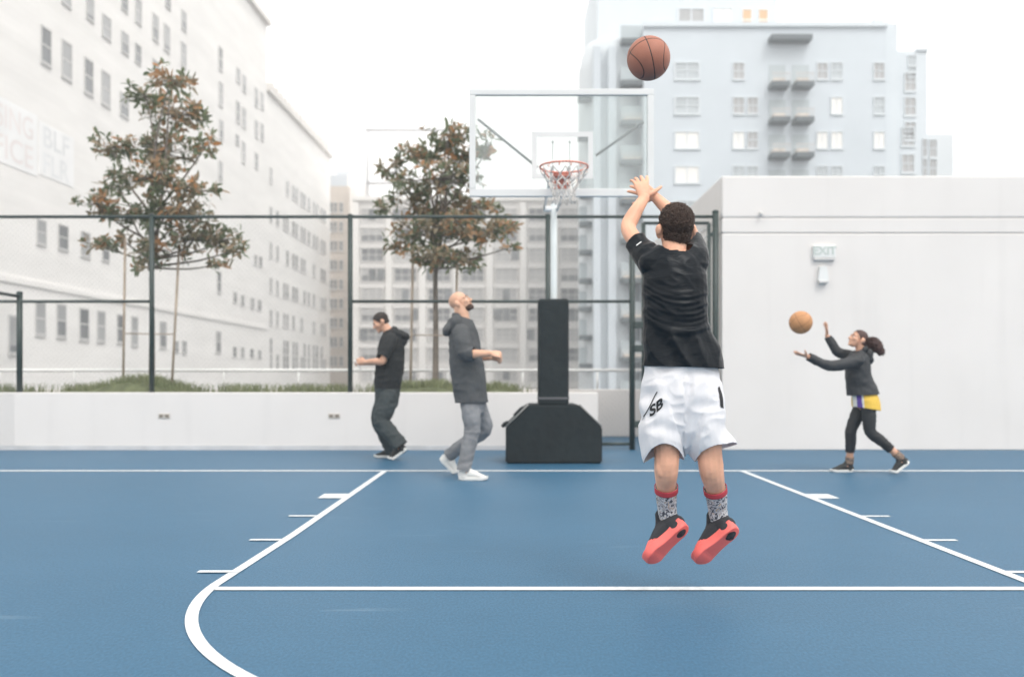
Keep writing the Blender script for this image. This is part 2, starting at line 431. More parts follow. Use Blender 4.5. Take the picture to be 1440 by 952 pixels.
# low side fence at the left edge
x = fx(27); sf = empty('side_fence', (x, FZ, 0), 'lower green wire fence coming forward from the short post at the left edge', 'fence')
b0 = V((x, FZ, 0)); zs = P(0, 414, FZ).z
bm = bm_new(); post(bm, x, WTOP, zs+.02, .042, 13.36); part('post', bm, M_fence, sf, b0, True)
bm = bm_new(); post(bm, x, 0, zs+.02, .042, 9.8); part('post', bm, M_fence, sf, b0, True)
bm = bm_new(); tube(bm, [(x, 13.32, zs-.03), (x, 9.8, zs-.03)], .024, 8); part('top_rail', bm, M_fence, sf, b0, True)
bm = bm_new(); wires(bm, 9.8, 13.22, .05, zs-.05, 0, .075, .0010)
me = to_mesh(bm, 'w'); me.transform(Matrix.Translation((x, 0, 0)) @ Matrix.Rotation(R(90), 4, 'Z')); link('wire_mesh', me, M_mesh, sf, b0)
# gate
ga = empty('fence_gate', (fx(950), FZ, 0), 'dark green framed gate between the fence and the white building', 'gate')
b0 = V((fx(950), FZ, 0)); gl, grr = fx(905), fx(997); gt = P(0, 314, FZ).z
bm = bm_new(); post(bm, fx(1006), 0, ZT+.07, .046); part('hinge_post', bm, M_fence, ga, b0, True)
bm = bm_new()
tube(bm, [(gl, FZ, .06), (gl, FZ, gt), (grr, FZ, gt), (grr, FZ, .06), (gl, FZ, .06)][:2], .03, 8); tube(bm, [(gl, FZ, gt), (grr, FZ, gt)], .024, 8)
tube(bm, [(grr, FZ, .06), (grr, FZ, gt)], .03, 8); tube(bm, [(gl, FZ, .085), (grr, FZ, .085)], .024, 8); tube(bm, [(gl, FZ, ZM-.1), (grr, FZ, ZM-.1)], .02, 8)
part('gate_frame', bm, M_fence, ga, b0, True)
bm = bm_new(); tube(bm, [(gl, FZ-.01, ZM-.1), (grr, FZ-.01, gt-.15)], .008, 6); tube(bm, [(gl, FZ-.01, ZM+.5), (grr, FZ-.01, gt-.02)], .006, 6); part('brace', bm, mat('brace_steel', (.3, .32, .32), .4), ga, b0)
bm = bm_new(); wires(bm, gl, grr, .09, gt); part('wire_mesh', bm, M_mesh, ga, b0)
for py in (457, 490, 596):
    z = P(0, py, FZ).z
    bm = bm_new(); bbox(bm, fx(891), fx(905), FZ-.06, FZ+.03, z-.05, z+.05, .01); part('latch', bm, M_fence, ga, b0)
for py in (330, 480, 600):
    z = P(0, py, FZ).z
    bm = bm_new(); bbox(bm, grr, fx(1006), FZ-.03, FZ+.02, z-.03, z+.03, .006); part('hinge', bm, M_fence, ga, b0)
# ================================================================== BUILDINGS
M_glass = mat('window_glass', (0.17, 0.175, 0.18), .12, .35, .9, spec=.6)
M_glass2 = mat('window_blind', (0.36, 0.36, 0.36), .25, .2, .5, spec=.6)
M_frame = mat('window_frame', (0.52, 0.51, 0.50), .6)
M_sill = mat('window_sill', (0.62, 0.6, 0.58), .8)

def win_protos(tag_, frame, glass, cols=1, rows=2, depth=.1, fr=.07, blind=None):
    """unit window (1 x 1 in x,z, centre at origin, outside = -y): frame mesh and pane mesh"""
    bm = bm_new()
    for s in (-1, 1):
        box(bm, s*(.5-fr/2)-fr/2, s*(.5-fr/2)+fr/2, -depth, .02, -.5, .5)
        box(bm, -.5+fr, .5-fr, -depth, .02, s*(.5-fr/2)-fr/2, s*(.5-fr/2)+fr/2)
    for k in range(1, cols):
        x = -.5+k/cols; box(bm, x-fr*.3, x+fr*.3, -depth*.8, .01, -.5+fr, .5-fr)
    for k in range(1, rows):
        z = -.5+k/rows; box(bm, -.5+fr, .5-fr, -depth*.75, .01, z-.025, z+.025)
    box(bm, -.53, .53, -depth*1.2, .02, -.545, -.501)
    f = to_mesh(bm, 'window'); f.materials.append(frame)
    bm = bm_new(); box(bm, -.5+fr*.9, .5-fr*.9, -.045, .0, -.5+fr*.9, .5-fr*.9)
    if blind: box(bm, -.5+fr, .5-fr, -.055, -.046, blind[1], .5-fr, 1)
    p = to_mesh(bm, 'pane'); p.materials.append(glass)
    if blind: p.materials.append(blind[0])
    return f, p
def add_window(parent, protos, x, y, z, w_, h_):
    f = bpy.data.objects.new('window', protos[0]); COL.objects.link(f); f.parent = parent
    f.location = (x, y, z); f.scale = (w_, 1, h_)
    p = bpy.data.objects.new('pane', protos[1]); COL.objects.link(p); p.parent = f
    return f

# ---- left: long white loft building seen at a raking angle
M_loft = mat('painted_brick', (0.78, 0.755, 0.735), .85)
N, L, b = nodes(M_loft)
tc = N.new('ShaderNodeTexCoord'); n1 = N.new('ShaderNodeTexNoise'); n1.inputs['Scale'].default_value = .25; n1.inputs['Detail'].default_value = 6
mp = N.new('ShaderNodeMapping'); mp.inputs['Scale'].default_value = (.6, 1, 3); L.new(tc.outputs['Object'], mp.inputs[0]); L.new(mp.outputs[0], n1.inputs['Vector'])
br = N.new('ShaderNodeTexBrick'); br.inputs['Scale'].default_value = 1; br.inputs['Brick Width'].default_value = 1.2; br.inputs['Row Height'].default_value = .4; br.inputs['Mortar Size'].default_value = .03
br.inputs['Color1'].default_value = (.84, .82, .795, 1); br.inputs['Color2'].default_value = (.825, .805, .78, 1); br.inputs['Mortar'].default_value = (.815, .795, .77, 1)
sw = N.new('ShaderNodeMapping'); sw.inputs['Rotation'].default_value = (R(-90), 0, 0); L.new(tc.outputs['Object'], sw.inputs[0]); L.new(sw.outputs[0], br.inputs['Vector'])
mr = N.new('ShaderNodeMapRange'); mr.inputs[1].default_value = .3; mr.inputs[2].default_value = .7; mr.inputs[3].default_value = .91; mr.inputs[4].default_value = 1.03; L.new(n1.outputs[0], mr.inputs[0])
vm = N.new('ShaderNodeVectorMath'); vm.operation = 'SCALE'; L.new(br.outputs[0], vm.inputs[0]); L.new(mr.outputs[0], vm.inputs['Scale']); L.new(vm.outputs[0], b.inputs['Base Color'])
LX0, LK = -27.0, .035
lrot = math.pi/2 - math.atan(LK)
lu = V((LK, 1, 0)).normalized()
lo = V((LX0 + LK*60, 60, 0))
lb = empty('loft_building', (lo.x, lo.y, 0), 'long white loft building filling the left side, small windows and a faded painted sign', 'building', rz=lrot)
def lpx(px, py):
    Y = FPX*LX0/(px-CX-FPX*LK)
    p = P(px, py, Y)
    return (p-lo).dot(lu), p.z
def lpart(name, bm, m, sm=False): return part(name, bm, m, lb, None, sm)
s0 = -30; s1 = lpx(375, 0)[0]; s2 = lpx(466, 0)[0]
z1 = lpx(375, 36)[1]; z2 = lpx(375, 126)[1]
bm = bm_new(); box(bm, s0, s1, 0, 30, -14, z1); lpart('tall_wing', bm, M_loft)
bm = bm_new(); box(bm, s1+.01, s2, .15, 26, -14, z2); lpart('low_wing', bm, M_loft)
M_corn = mat('cornice_stone', (.70, .67, .64), .85, .06, .5)
bm = bm_new(); box(bm, s0, s1+.3, -.4, 30.2, z1, z1+.5); lpart('cornice', bm, M_corn)
bm = bm_new(); box(bm, s1+.32, s2+.3, -.2, 26.2, z2, z2+.5)
for k in range(16):
    x = s1+2+k*(s2-s1-4)/15; box(bm, x-.35, x+.35, -.1, .6, z2+.5, z2+1.2)
lpart('cornice', bm, M_corn)
bm = bm_new(); box(bm, s2-3, s2, .3, 8, z2+.51, z2+3.2); lpart('penthouse', bm, M_loft)
bm = bm_new(); z = lpx(60, 402)[1]; box(bm, s0, s1, -.10, .0, z-.15, z+.15); lpart('string_course', bm, M_loft)
wp1 = win_protos('l', M_frame, M_glass, 1, 2, .07, .06); wp2 = win_protos('l', M_frame, M_glass2, 1, 2, .07, .06)
wp3 = win_protos('l', M_frame, M_glass, 1, 2, .07, .06, (M_glass2, .02)); wp4 = win_protos('l', M_frame, M_glass, 1, 2, .07, .06, (M_glass2, -.28))
W1 = [(57,34,71,87),(86,54,100,107),(118,79,130,129),(142,97,154,145),(168,128,180,161),(121,-8,131,25),(143,18,155,50),(170,42,180,72),(190,60,197,87),(214,82,223,106),
 (171,-13,178,13),(190,-5,198,30),(214,17,222,54),(230,32,238,69),(254,57,261,91),(255,13,261,40),(233,-9,238,10),(86,-30,99,3),
 (307,64,312,97),(308,114,312,148),(309,168,312,195),(307,225,312,252),(332,94,337,114),(341,104,345,128),(332,141,336,171),(340,150,345,178),(331,188,335,202),(340,198,344,228),(358,122,362,148),(366,128,370,152),(358,168,362,192),(366,172,370,196),(358,214,362,236),
 (51,307,64,343),(81,314,95,350),(113,324,126,360),(143,335,153,366),(12,442,25,498),(49,423,63,471),(79,426,92,474),(111,432,124,478),(136,436,147,480),(164,441,173,482),(184,444,193,486),(224,451,233,489),
 (245,479,249,495),(256,479,261,497),(303,465,310,496),(327,487,332,502),(338,488,343,503),(351,490,356,503),(362,492,367,505),(328,410,332,425),(338,414,343,429),(352,418,357,433),(362,421,367,436),(305,381,310,411),(357,358,361,372),(364,360,368,374)]
for k, (a, t, c, bt) in enumerate(W1):
    x0, zt_ = lpx(a, t); x1, _ = lpx(c, t); _, zb = lpx(a, bt)
    add_window(lb, (wp1, wp3, wp2, wp4, wp3, wp2, wp1, wp2)[(k*7) % 8], (x0+x1)/2, 0, (zt_+zb)/2, max(.9, x1-x0), zt_-zb)
# the far wing: a regular grid
cols = [381, 390, 399.5, 404, 412.5, 417, 424, 428, 434, 441, 445.5, 452, 456]
for ci, px in enumerate(cols):
    for ry0 in (-300, -245, -195, -145, -100, -60, -38):
        if random.random() < .12: continue
        fac = (px-CX-FPX*LK)/(381-CX-FPX*LK)
        yt, yb = 535+(ry0+0)*fac, 535+(ry0+22)*fac
        x0, zt_ = lpx(px, yt); x1, _ = lpx(px+3.1, yt); _, zb = lpx(px, yb)
        if zt_ > z2-1.2: continue
        add_window(lb, random.choice((wp1, wp2, wp3, wp4, wp2)), (x0+x1)/2, .15, (zt_+zb)/2, x1-x0, zt_-zb)
# faded painted sign
M_pw = mat('sign_white_paint', (.84, .835, .83), .8, .04, .5)
M_pg = mat('sign_faded_letters', (.73, .735, .74), .85, .08, .6)
M_pr = mat('sign_faded_pink', (.785, .735, .72), .85, .06, .6)
def sign_rect(px0, py_t, px1, py_b):
    x0, zt_ = lpx(px0, py_t); x1, _ = lpx(px1, py_t); _, zb = lpx(px0, py_b); return x0, x1, zb, zt_
xa, xb, zb, zt_ = sign_rect(-60, 105, 103, 205)
_, zb = lpx(30, 240); _, zt_ = lpx(30, 152)
xm, _ = lpx(53, 200)
bm = bm_new(); box(bm, xa, xm-.1, -.03, 0, zb, zt_); box(bm, xm+.1, xb, -.03, 0, zb+.2, zt_-.2)
wall_sign = lpart('wall_sign', bm, M_pw)
def letters(s, x0, x1, z0, z1, m, flip=False):
    me = text_mesh(s, 1.0, 0, .012)
    xs = [v.co.x for v in me.vertices]; ys = [v.co.y for v in me.vertices]
    for v in me.vertices:
        u = (v.co.x-min(xs))/(max(xs)-min(xs)); t = (v.co.y-min(ys))/(max(ys)-min(ys))
        v.co = V((x0+(x1-x0)*u, -.036, z0+(z1-z0)*t))
    o = link('lettering', me, m, wall_sign); return o
zm = (zb+zt_)/2; g = (zt_-zb)
letters('LEASING', xa+.4, xm-.5, zm+.05*g, zt_-.09*g, M_pr)
letters('OFFICE', xa+.4, xm-.5, zb+.08*g, zm-.05*g, M_pr)
letters('BLF', xm+.5, xb-.5, zm+.05*g, zt_-.10*g, M_pg)
letters('FLR', xm+.5, xb-.5, zb+.10*g, zm-.05*g, M_pg)

# ---- beige office building far behind the fence
M_bei = mat('beige_concrete', (.79, .765, .735), .85, .05, .15)
M_bei2 = mat('beige_spandrel', (.74, .715, .69), .85, .05, .2)
BYd = 110.0
def bx(px): return (px-CX)*BYd/FPX
def bz(py): return CH+(HY-py)*BYd/FPX
bo = V((bx(660), BYd, 0))
bb = empty('office_building', bo, 'beige office block with rows of three pane windows, behind the fence and the second tree', 'building')
bm = bm_new(); box(bm, bx(497), bx(832), BYd, BYd+25, -14, bz(283)); part('facade', bm, M_bei, bb, bo)
bm = bm_new(); box(bm, bx(496), bx(833), BYd-.5, BYd+25.2, bz(283), bz(277)); part('cornice', bm, M_bei, bb, bo)
ucols = [(505,543),(551.5,589.5),(599,637),(646,684),(693,731),(740,778),(785,823)]
edges = [497]+[x for u in ucols for x in u]+[832]
for k in range(0, len(edges), 2):
    bm = bm_new(); box(bm, bx(edges[k]), bx(edges[k+1]), BYd-.45, BYd, -14, bz(285)); part('pilaster', bm, M_bei, bb, bo)
rowsy = [302+28*k for k in range(10)]
for k, ry in enumerate(rowsy[:-1]):
    bm = bm_new()
    for u in ucols: box(bm, bx(u[0])+.002, bx(u[1])-.002, BYd-.2, BYd, bz(ry+19), bz(ry+11))
    part('spandrel', bm, M_bei2, bb, bo)
M_bframe = mat('office_frame', (.62, .60, .58), .6); M_bg1 = mat('office_glass', (.18, .18, .185), .15, .4, .4); M_bg2 = mat('office_blind', (.46, .45, .44), .4, .15, .4)
pA = win_protos('b', M_bframe, M_bg1, 3, 2, .15, .04); pB = win_protos('b', M_bframe, M_bg2, 3, 2, .15, .04); pD = win_protos('b', M_bframe, M_bg1, 3, 2, .15, .04, (M_bg2, .05)); pC = win_protos('b', M_bframe, M_bg2, 3, 3, .15, .06)
rnd = random.Random(5)
for k, ry in enumerate(rowsy):
    for u in ucols:
        pr_ = (rnd.choice((pA, pA, pD, pD, pB))) if k % 2 == 1 else (pC if rnd.random() < .75 else pA)
        add_window(bb, pr_, bx((u[0]+u[1])/2)-bo.x, -.12, bz(ry+1), bx(u[1])-bx(u[0])-.5, bz(ry-9)-bz(ry+10))
for k in range(30):   # single open casements that read darker
    u = rnd.choice(ucols); ry = rnd.choice(rowsy); q = rnd.randint(0, 2)
    cxp = u[0]+ (u[1]-u[0])*(q+.5)/3
    bm = bm_new(); box(bm, bx(cxp)-.42, bx(cxp)+.42, BYd-.30, BYd-.28, bz(ry+8), bz(ry-7)); part('open_sash', bm, M_glass, bb, bo)
# rooftop sign frame
fo = V((bx(560), BYd+3, bz(277)))
rf = empty('rooftop_frame', fo, 'pale steel sign frame standing on the roof of the beige office block', 'frame')
bm = bm_new()
for a, c in (((514,183),(640,183)),((517,183),(517,290)),((514,258),(640,258)),((640,183),(640,290)),((580,258),(580,290))):
    p, q = P(a[0], a[1], BYd+3), P(c[0], c[1], BYd+3); tube(bm, [p, q], .22, 6)
part('pipe_frame', bm, mat('frame_steel', (.6, .59, .6), .5), rf, fo)
# narrow tan building between the two
TY = 128.0
def tx(px): return (px-CX)*TY/FPX
def tz(py): return CH+(HY-py)*TY/FPX
M_tan = mat('tan_brick', (.50, .44, .385), .9, .1, .3)
to = V((tx(480), TY, 0)); tb = empty('tan_building', to, 'narrow tan brick building squeezed between the white loft and the beige block', 'building')
bm = bm_new(); box(bm, tx(455), tx(490), TY, TY+12, -14, tz(262)); part('facade', bm, M_tan, tb, to)
bm = bm_new(); box(bm, tx(487), tx(500), TY+1, TY+10, -14, tz(243)); part('stair_tower', bm, M_bei, tb, to)
wt = win_protos('t', M_frame, M_glass, 1, 2, .15, .08)
for k in range(9):
    for px in (466, 472, 480): add_window(tb, wt, tx(px)-to.x, 0, tz(292+27*k), .38 if px == 472 else .5, 1.5)
# ---- pale blue apartment building
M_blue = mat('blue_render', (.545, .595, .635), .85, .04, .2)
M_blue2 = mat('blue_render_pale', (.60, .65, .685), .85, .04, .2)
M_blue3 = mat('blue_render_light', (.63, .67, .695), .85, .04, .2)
M_slab = mat('balcony_slab', (.10, .12, .13), .7)
M_rec = mat('balcony_recess', (.42, .47, .49), .8)
M_bal = mat('balcony_panel', (.66, .58, .50), .7, .25, 1.5)
M_lit = mat('pale_curtain', (.80, .79, .76), .5, .06, .5)
M_or = mat('orange_curtain', (.62, .40, .22), .5)
AY = 85.0
def ax(px): return (px-CX)*AY/FPX
def az(py): return CH+(HY-py)*AY/FPX
ao = V((ax(1075), AY, 0))
ab = empty('apartment_building', ao, 'large pale blue apartment tower with dark balconies, behind the ball and the white building', 'building')
def apart(name, bm, m, sm=False): return part(name, bm, m, ab, ao, sm)
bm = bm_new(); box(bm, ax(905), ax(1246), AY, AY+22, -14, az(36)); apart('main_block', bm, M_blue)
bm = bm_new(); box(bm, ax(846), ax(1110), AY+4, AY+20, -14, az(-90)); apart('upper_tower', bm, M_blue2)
bm = bm_new(); box(bm, ax(903), ax(1248), AY-.3, AY, az(39), az(33)); box(bm, ax(1232), ax(1246), AY+.5, AY+3, az(36), az(24)); apart('parapet', bm, M_blue2)
bm = bm_new(); cxx, rr_ = ax(866), ax(866)-ax(819)
rg = chain(bm, [(cxx, AY+5, -14), (cxx, AY+5, az(150)), (cxx, AY+5, az(70)), (cxx, AY+5, az(42))], [(rr_, 3.4), (rr_, 3.4), (rr_*.95, 3.4), (rr_*.78, 3.2)], V((1,0,0)), 32, 3, cap=False)
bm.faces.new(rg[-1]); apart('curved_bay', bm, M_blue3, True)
bm = bm_new()
for a, c in ((836, 846), (857, 868)): box(bm, ax(a), ax(c), AY+1.0, AY+2.3, -14, az(60))
apart('fluting', bm, M_blue)
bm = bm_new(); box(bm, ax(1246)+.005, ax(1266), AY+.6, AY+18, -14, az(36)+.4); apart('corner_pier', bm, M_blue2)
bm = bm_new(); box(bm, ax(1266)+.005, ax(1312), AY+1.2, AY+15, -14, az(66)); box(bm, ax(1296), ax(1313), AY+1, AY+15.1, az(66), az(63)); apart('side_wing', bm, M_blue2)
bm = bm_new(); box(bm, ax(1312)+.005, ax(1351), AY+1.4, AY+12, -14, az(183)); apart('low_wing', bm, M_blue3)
wl = win_protos('a', M_blue3, M_lit, 2, 1, .12, .06); wg = win_protos('a', M_blue3, M_glass2, 2, 2, .12, .07); wb2 = win_protos('a', M_blue3, mat('blue_blind', (.42, .46, .48), .4, .2, .4), 2, 2, .12, .06); wo = win_protos('a', M_lit, M_or, 1, 2, .12, .06)
rnd = random.Random(3)
def aw(px0, px1, py0, py1, pr_, dy=0.0): add_window(ab, pr_, ax((px0+px1)/2)-ao.x, dy, az((py0+py1)/2), ax(px1)-ax(px0), az(py0)-az(py1))
for k in range(10):
    y0 = 88+48.5*k
    for a, c in ((948, 984), (1030, 1047), (1050, 1066), (1148, 1164), (1168, 1185), (1228, 1244)):
        if rnd.random() < .08: continue
        lit = rnd.random() < (.55 if k else .15)
        aw(a, c, y0, y0+25, wl if lit else (wg if rnd.random() < .35 else wb2))
aw(963, 1005, -14, 30, wg, 4); aw(1059, 1073, -12, 22, wo, 4); aw(1083, 1097, -12, 22, wo, 4); aw(1016, 1045, -14, 26, wl, 4)
for px0, px1, ys in ((1279, 1296, (110, 145, 180)), (1275, 1294, (188, 226)), ):
    for y in ys: aw(px0, px1, y-14, y+14, wg, 1.2)
for y in (80, 96): aw(1284, 1296, y-8, y+8, wb2, 1.2)
for y in (204, 232): aw(1305, 1311.5, y-14, y+14, wg, 1.2); aw(1316, 1327, y-14, y+14, wg, 1.4)
# balconies
def balcony(px0, px1, pyb, y, hgt=17, deep=1.5, panel=True, recess=True):
    x0, x1, zb_ = ax(px0)*y/AY, ax(px1)*y/AY, CH+(HY-pyb)*y/FPX
    hh = hgt*y/FPX
    bm = bm_new(); box(bm, x0, x1, y-deep, y, zb_, zb_+.45); o = apart('balcony', bm, M_slab)
    if recess:
        bm = bm_new(); box(bm, x0+.05, x1-.05, y-.06, y-.003, zb_+.46, zb_+hh*2.1); part('door_recess', bm, M_rec, o, ao)
    if panel:
        bm = bm_new()
        n = 7
        for k in range(n): 
            xx = x0+.08+(x1-x0-.16)*k/(n-1); box(bm, xx-.03, xx+.03, y-deep+.02, y-deep+.07, zb_+.45, zb_+hh)
        box(bm, x0, x1, y-deep, y-deep+.09, zb_+hh, zb_+hh+.08)
        part('railing', bm, M_frame, o, ao)
        bm = bm_new(); box(bm, x0+.3, x1-.3, y-deep*.6, y-.1, zb_+.455, zb_+hh*.8); part('screen', bm, M_bal, o, ao)
for yb in (128, 177, 226, 275, 324): balcony(1080, 1105, yb, AY); balcony(1113, 1138, yb, AY)
bm = bm_new(); box(bm, ax(1080), ax(1137), AY-1.2, AY, az(62), az(55)); apart('canopy', bm, M_slab)
for k in range(10): balcony(872, 906, 66+ (58 if k else 0)+ (k-1)*55*(1 if k else 0), AY+1.2, 14, 1.0, k > 1)
for yb in (146, 200): balcony(812, 833, yb, AY+3, 14, 1.0, False, False)
for k in range(7): balcony(814, 836, 281+39.5*k, AY+3, 14, 1.0, False, True)
# a pale block far beyond, over the roof of the tan building
fo = V(((485-CX)*190/FPX, 190, 0)); fb = empty('distant_building', fo, 'faint pale building far off above the roof of the tan brick building', 'building')
def dx_(px): return (px-CX)*190/FPX
def dz_(py): return CH+(HY-py)*190/FPX
bm = bm_new(); box(bm, dx_(452), dx_(500), 190, 210, -14, dz_(246)); part('main_block', bm, mat('far_render', (.50, .53, .56), .9, .05, .1), fb, fo)
bm = bm_new(); box(bm, dx_(470), dx_(492), 192, 206, dz_(246), dz_(237)); part('penthouse', bm, mat('far_render_pale', (.56, .58, .60), .9), fb, fo)
# ---- air
m = bpy.data.materials.new('city_haze'); m.use_nodes = True; N = m.node_tree.nodes; L = m.node_tree.links
N.remove(N['Principled BSDF']); pv = N.new('ShaderNodeVolumePrincipled'); pv.inputs['Color'].default_value = (.93, .95, .97, 1); pv.inputs['Density'].default_value = HAZE; pv.inputs['Anisotropy'].default_value = .2
L.new(pv.outputs[0], N['Material Output'].inputs['Volume'])
if HAZE:
    bm = bm_new(); box(bm, -302, 302, -202, 342, -15.2, 52); tag(part('haze', bm, m), kind='stuff')
# ================================================================== BASKETBALL HOOP
HX = 0.52; BBY = 9.0; PY_ = 11.25
def padmat():
    m = mat('pad_vinyl', (0.010, 0.016, 0.018), .58, .18, 3, .0, spec=.3)
    N, L, b = nodes(m)
    tc = N.new('ShaderNodeTexCoord'); n = N.new('ShaderNodeTexNoise'); n.inputs['Scale'].default_value = 9; n.inputs['Detail'].default_value = 8
    L.new(tc.outputs['Object'], n.inputs['Vector'])
    bp = N.new('ShaderNodeBump'); bp.inputs['Strength'].default_value = .35; bp.inputs['Distance'].default_value = .02
    L.new(n.outputs[0], bp.inputs['Height']); L.new(bp.outputs[0], b.inputs['Normal'])
    rp = N.new('ShaderNodeMapRange'); rp.inputs[1].default_value = .3; rp.inputs[2].default_value = .7; rp.inputs[3].default_value = .5; rp.inputs[4].default_value = .75
    L.new(n.outputs[0], rp.inputs[0]); L.new(rp.outputs[0], b.inputs['Roughness'])
    return m
M_pad = padmat()
M_pole = mat('hoop_pole_paint', (.55, .59, .60), .75, .06, 3)
M_white = mat('backboard_frame_paint', (.68, .68, .67), .35, .03, 3)
M_strut = mat('strut_steel', (.26, .27, .27), .4, .1, 5)
M_rim = mat('rim_paint', (.74, .27, .20), .45, .12, 12)
M_net = mat('net_cord', (.66, .62, .58), .9); M_netr = mat('net_cord_red', (.66, .25, .21), .9); M_netd = mat('net_cord_dark', (.16, .10, .10), .9)
def glassmat():
    m = bpy.data.materials.new('backboard_glass'); m.use_nodes = True
    N, L = m.node_tree.nodes, m.node_tree.links
    N.remove(N['Principled BSDF']); out = N['Material Output']
    tr = N.new('ShaderNodeBsdfTransparent'); tr.inputs[0].default_value = (.93, .955, .945, 1)
    df = N.new('ShaderNodeBsdfDiffuse'); df.inputs[0].default_value = (.8, .82, .82, 1)
    gl = N.new('ShaderNodeBsdfGlossy'); gl.inputs['Roughness'].default_value = .06; gl.inputs[0].default_value = (.9, .9, .9, 1)
    a = N.new('ShaderNodeMixShader'); a.inputs[0].default_value = .13; L.new(tr.outputs[0], a.inputs[1]); L.new(df.outputs[0], a.inputs[2])
    fr = N.new('ShaderNodeFresnel'); fr.inputs[0].default_value = 1.45
    c = N.new('ShaderNodeMixShader'); L.new(fr.outputs[0], c.inputs[0]); L.new(a.outputs[0], c.inputs[1]); L.new(gl.outputs[0], c.inputs[2])
    L.new(c.outputs[0], out.inputs[0]); return m
M_bglass = glassmat()
ho = V((HX, PY_, 0))
hoop = empty('basketball_hoop', ho, 'basketball hoop with clear glass backboard on a pole with dark padded base', 'basketball hoop')
def hp(name, bm, m, parent=None, sm=False): return part(name, bm, m, parent or hoop, ho, sm)
# base pad (chamfered top corners)
fyb = 11.1
pl, pr2 = P(711, 652, fyb).x, P(847, 652, fyb).x
zt_, zc = P(0, 569, fyb).z, P(0, 600, fyb).z
c0, c1 = P(743, 0, fyb).x, P(815, 0, fyb).x
bm = bm_new()
vs = prism(bm, [(pl, .004), (pr2, .004), (pr2, zc), (c1, zt_), (c0, zt_), (pl, zc)], fyb, fyb+.95)
bmesh.ops.bevel(bm, geom=list(bm.edges), offset=.022, segments=3, affect='EDGES')
base = hp('base_pad', bm, M_pad)
bm = bm_new()   # pale piping seen along the chamfers, and a buckle strap on the left
for a, c in (((pl+.004, zc), (c0, zt_)), ((c1, zt_), (pr2-.004, zc))):
    tube(bm, [(a[0], fyb+.012, a[1]+.003), (c[0], fyb+.012, c[1]+.003)], .009, 6)
hp('piping', bm, mat('pad_piping', (.30, .30, .29), .6), base)
bm = bm_new()
q0, q1 = P(706, 600, 11.5), P(737, 572, 11.5)
d_ = (q1-q0).normalized()
tube(bm, [q0, q0+d_*.05, q0+d_*.10], [.022, .03, .016], 8); tube(bm, [q1-d_*.17, q1-d_*.05, q1], [.022, .03, .02], 8)
hp('strap', bm, M_pad, base)
# post pad
bm = bm_new(); xa, xb = P(757, 0, 11.15).x, P(800, 0, 11.15).x
bbox(bm, xa, xb, 11.13, 11.50, zt_-.01, P(0, 420, 11.15).z, .03, 3)
post_ = hp('post_pad', bm, M_pad)
bm = bm_new()
for k in range(6):
    z = zt_+.05+ (.03 if k == 0 else .10+.055*k)
    if k == 0: box(bm, xa-.004, xb+.004, 11.122, 11.51, z-.015, z+.012)
hp('seam_band', bm, mat('pad_band', (.11, .11, .115), .6), post_)
# pole and extension
pz = 3.22
M_pale = mat('arm_white_paint', (.80, .80, .80), .3)
bm = bm_new(); tube(bm, [(HX+.037, 11.32, 0.02), (HX+.037, 11.32, pz)], .038, 16); hp('pole', bm, M_pole, None, True)
bm = bm_new()
for dx in (-.085, .085):
    tube(bm, [(HX+dx, 11.32, pz-.06), (HX+dx, 9.12, pz-.06)], .018, 10)
bbox(bm, HX-.09, HX+.09, 11.29, 11.35, pz-.09, pz-.03, .01)
hp('arm', bm, M_pale, None, True)
bm = bm_new()
for dx in (-.085, .085):
    box(bm, HX+dx-.004, HX+dx+.004, 9.06, 9.08, 2.80, 3.42)
    ell(bm, (HX+dx, 9.055, 3.40), (.014, .012, .014), None, 10, 6)
hp('mount_rail', bm, M_pale)
for a, c in (((672, 168), (756, 236)), ((905, 172), (838, 219))):
    bm = bm_new(); tube(bm, [P(a[0], a[1], 9.08), P(c[0], c[1], 9.10)], .0135, 8); hp('strut', bm, M_strut, None, True)
# backboard
gx0, gx1 = P(660, 0, BBY).x, P(919, 0, BBY).x
gz0, gz1 = P(0, 277, BBY).z, P(0, 126, BBY).z
fw = .062
bm = bm_new(); box(bm, gx0+fw*.6, gx1-fw*.6, BBY-.005, BBY+.007, gz0+fw*.6, gz1-fw*.6); glass = hp('backboard_glass', bm, M_bglass)
bm = bm_new()
for x0, x1, z0, z1 in ((gx0, gx1, gz1-fw, gz1), (gx0, gx1, gz0, gz0+fw+.015), (gx0, gx0+fw, gz0+fw+.015, gz1-fw), (gx1-fw, gx1, gz0+fw+.015, gz1-fw)):
    bbox(bm, x0, x1, BBY-.022, BBY+.03, z0, z1, .006)
hp('backboard_frame', bm, M_white)
sx0, sx1 = P(748, 0, BBY).x, P(834, 0, BBY).x; sz0, sz1 = P(0, 252, BBY).z, P(0, 186, BBY).z; t = .05
bm = bm_new()
for x0, x1, z0, z1 in ((sx0, sx1, sz1-t, sz1), (sx0, sx1, sz0, sz0+t), (sx0, sx0+t, sz0+t, sz1-t), (sx1-t, sx1, sz0+t, sz1-t)):
    box(bm, x0, x1, BBY-.0085, BBY-.0055, z0, z1)
hp('target_square', bm, M_white, glass)
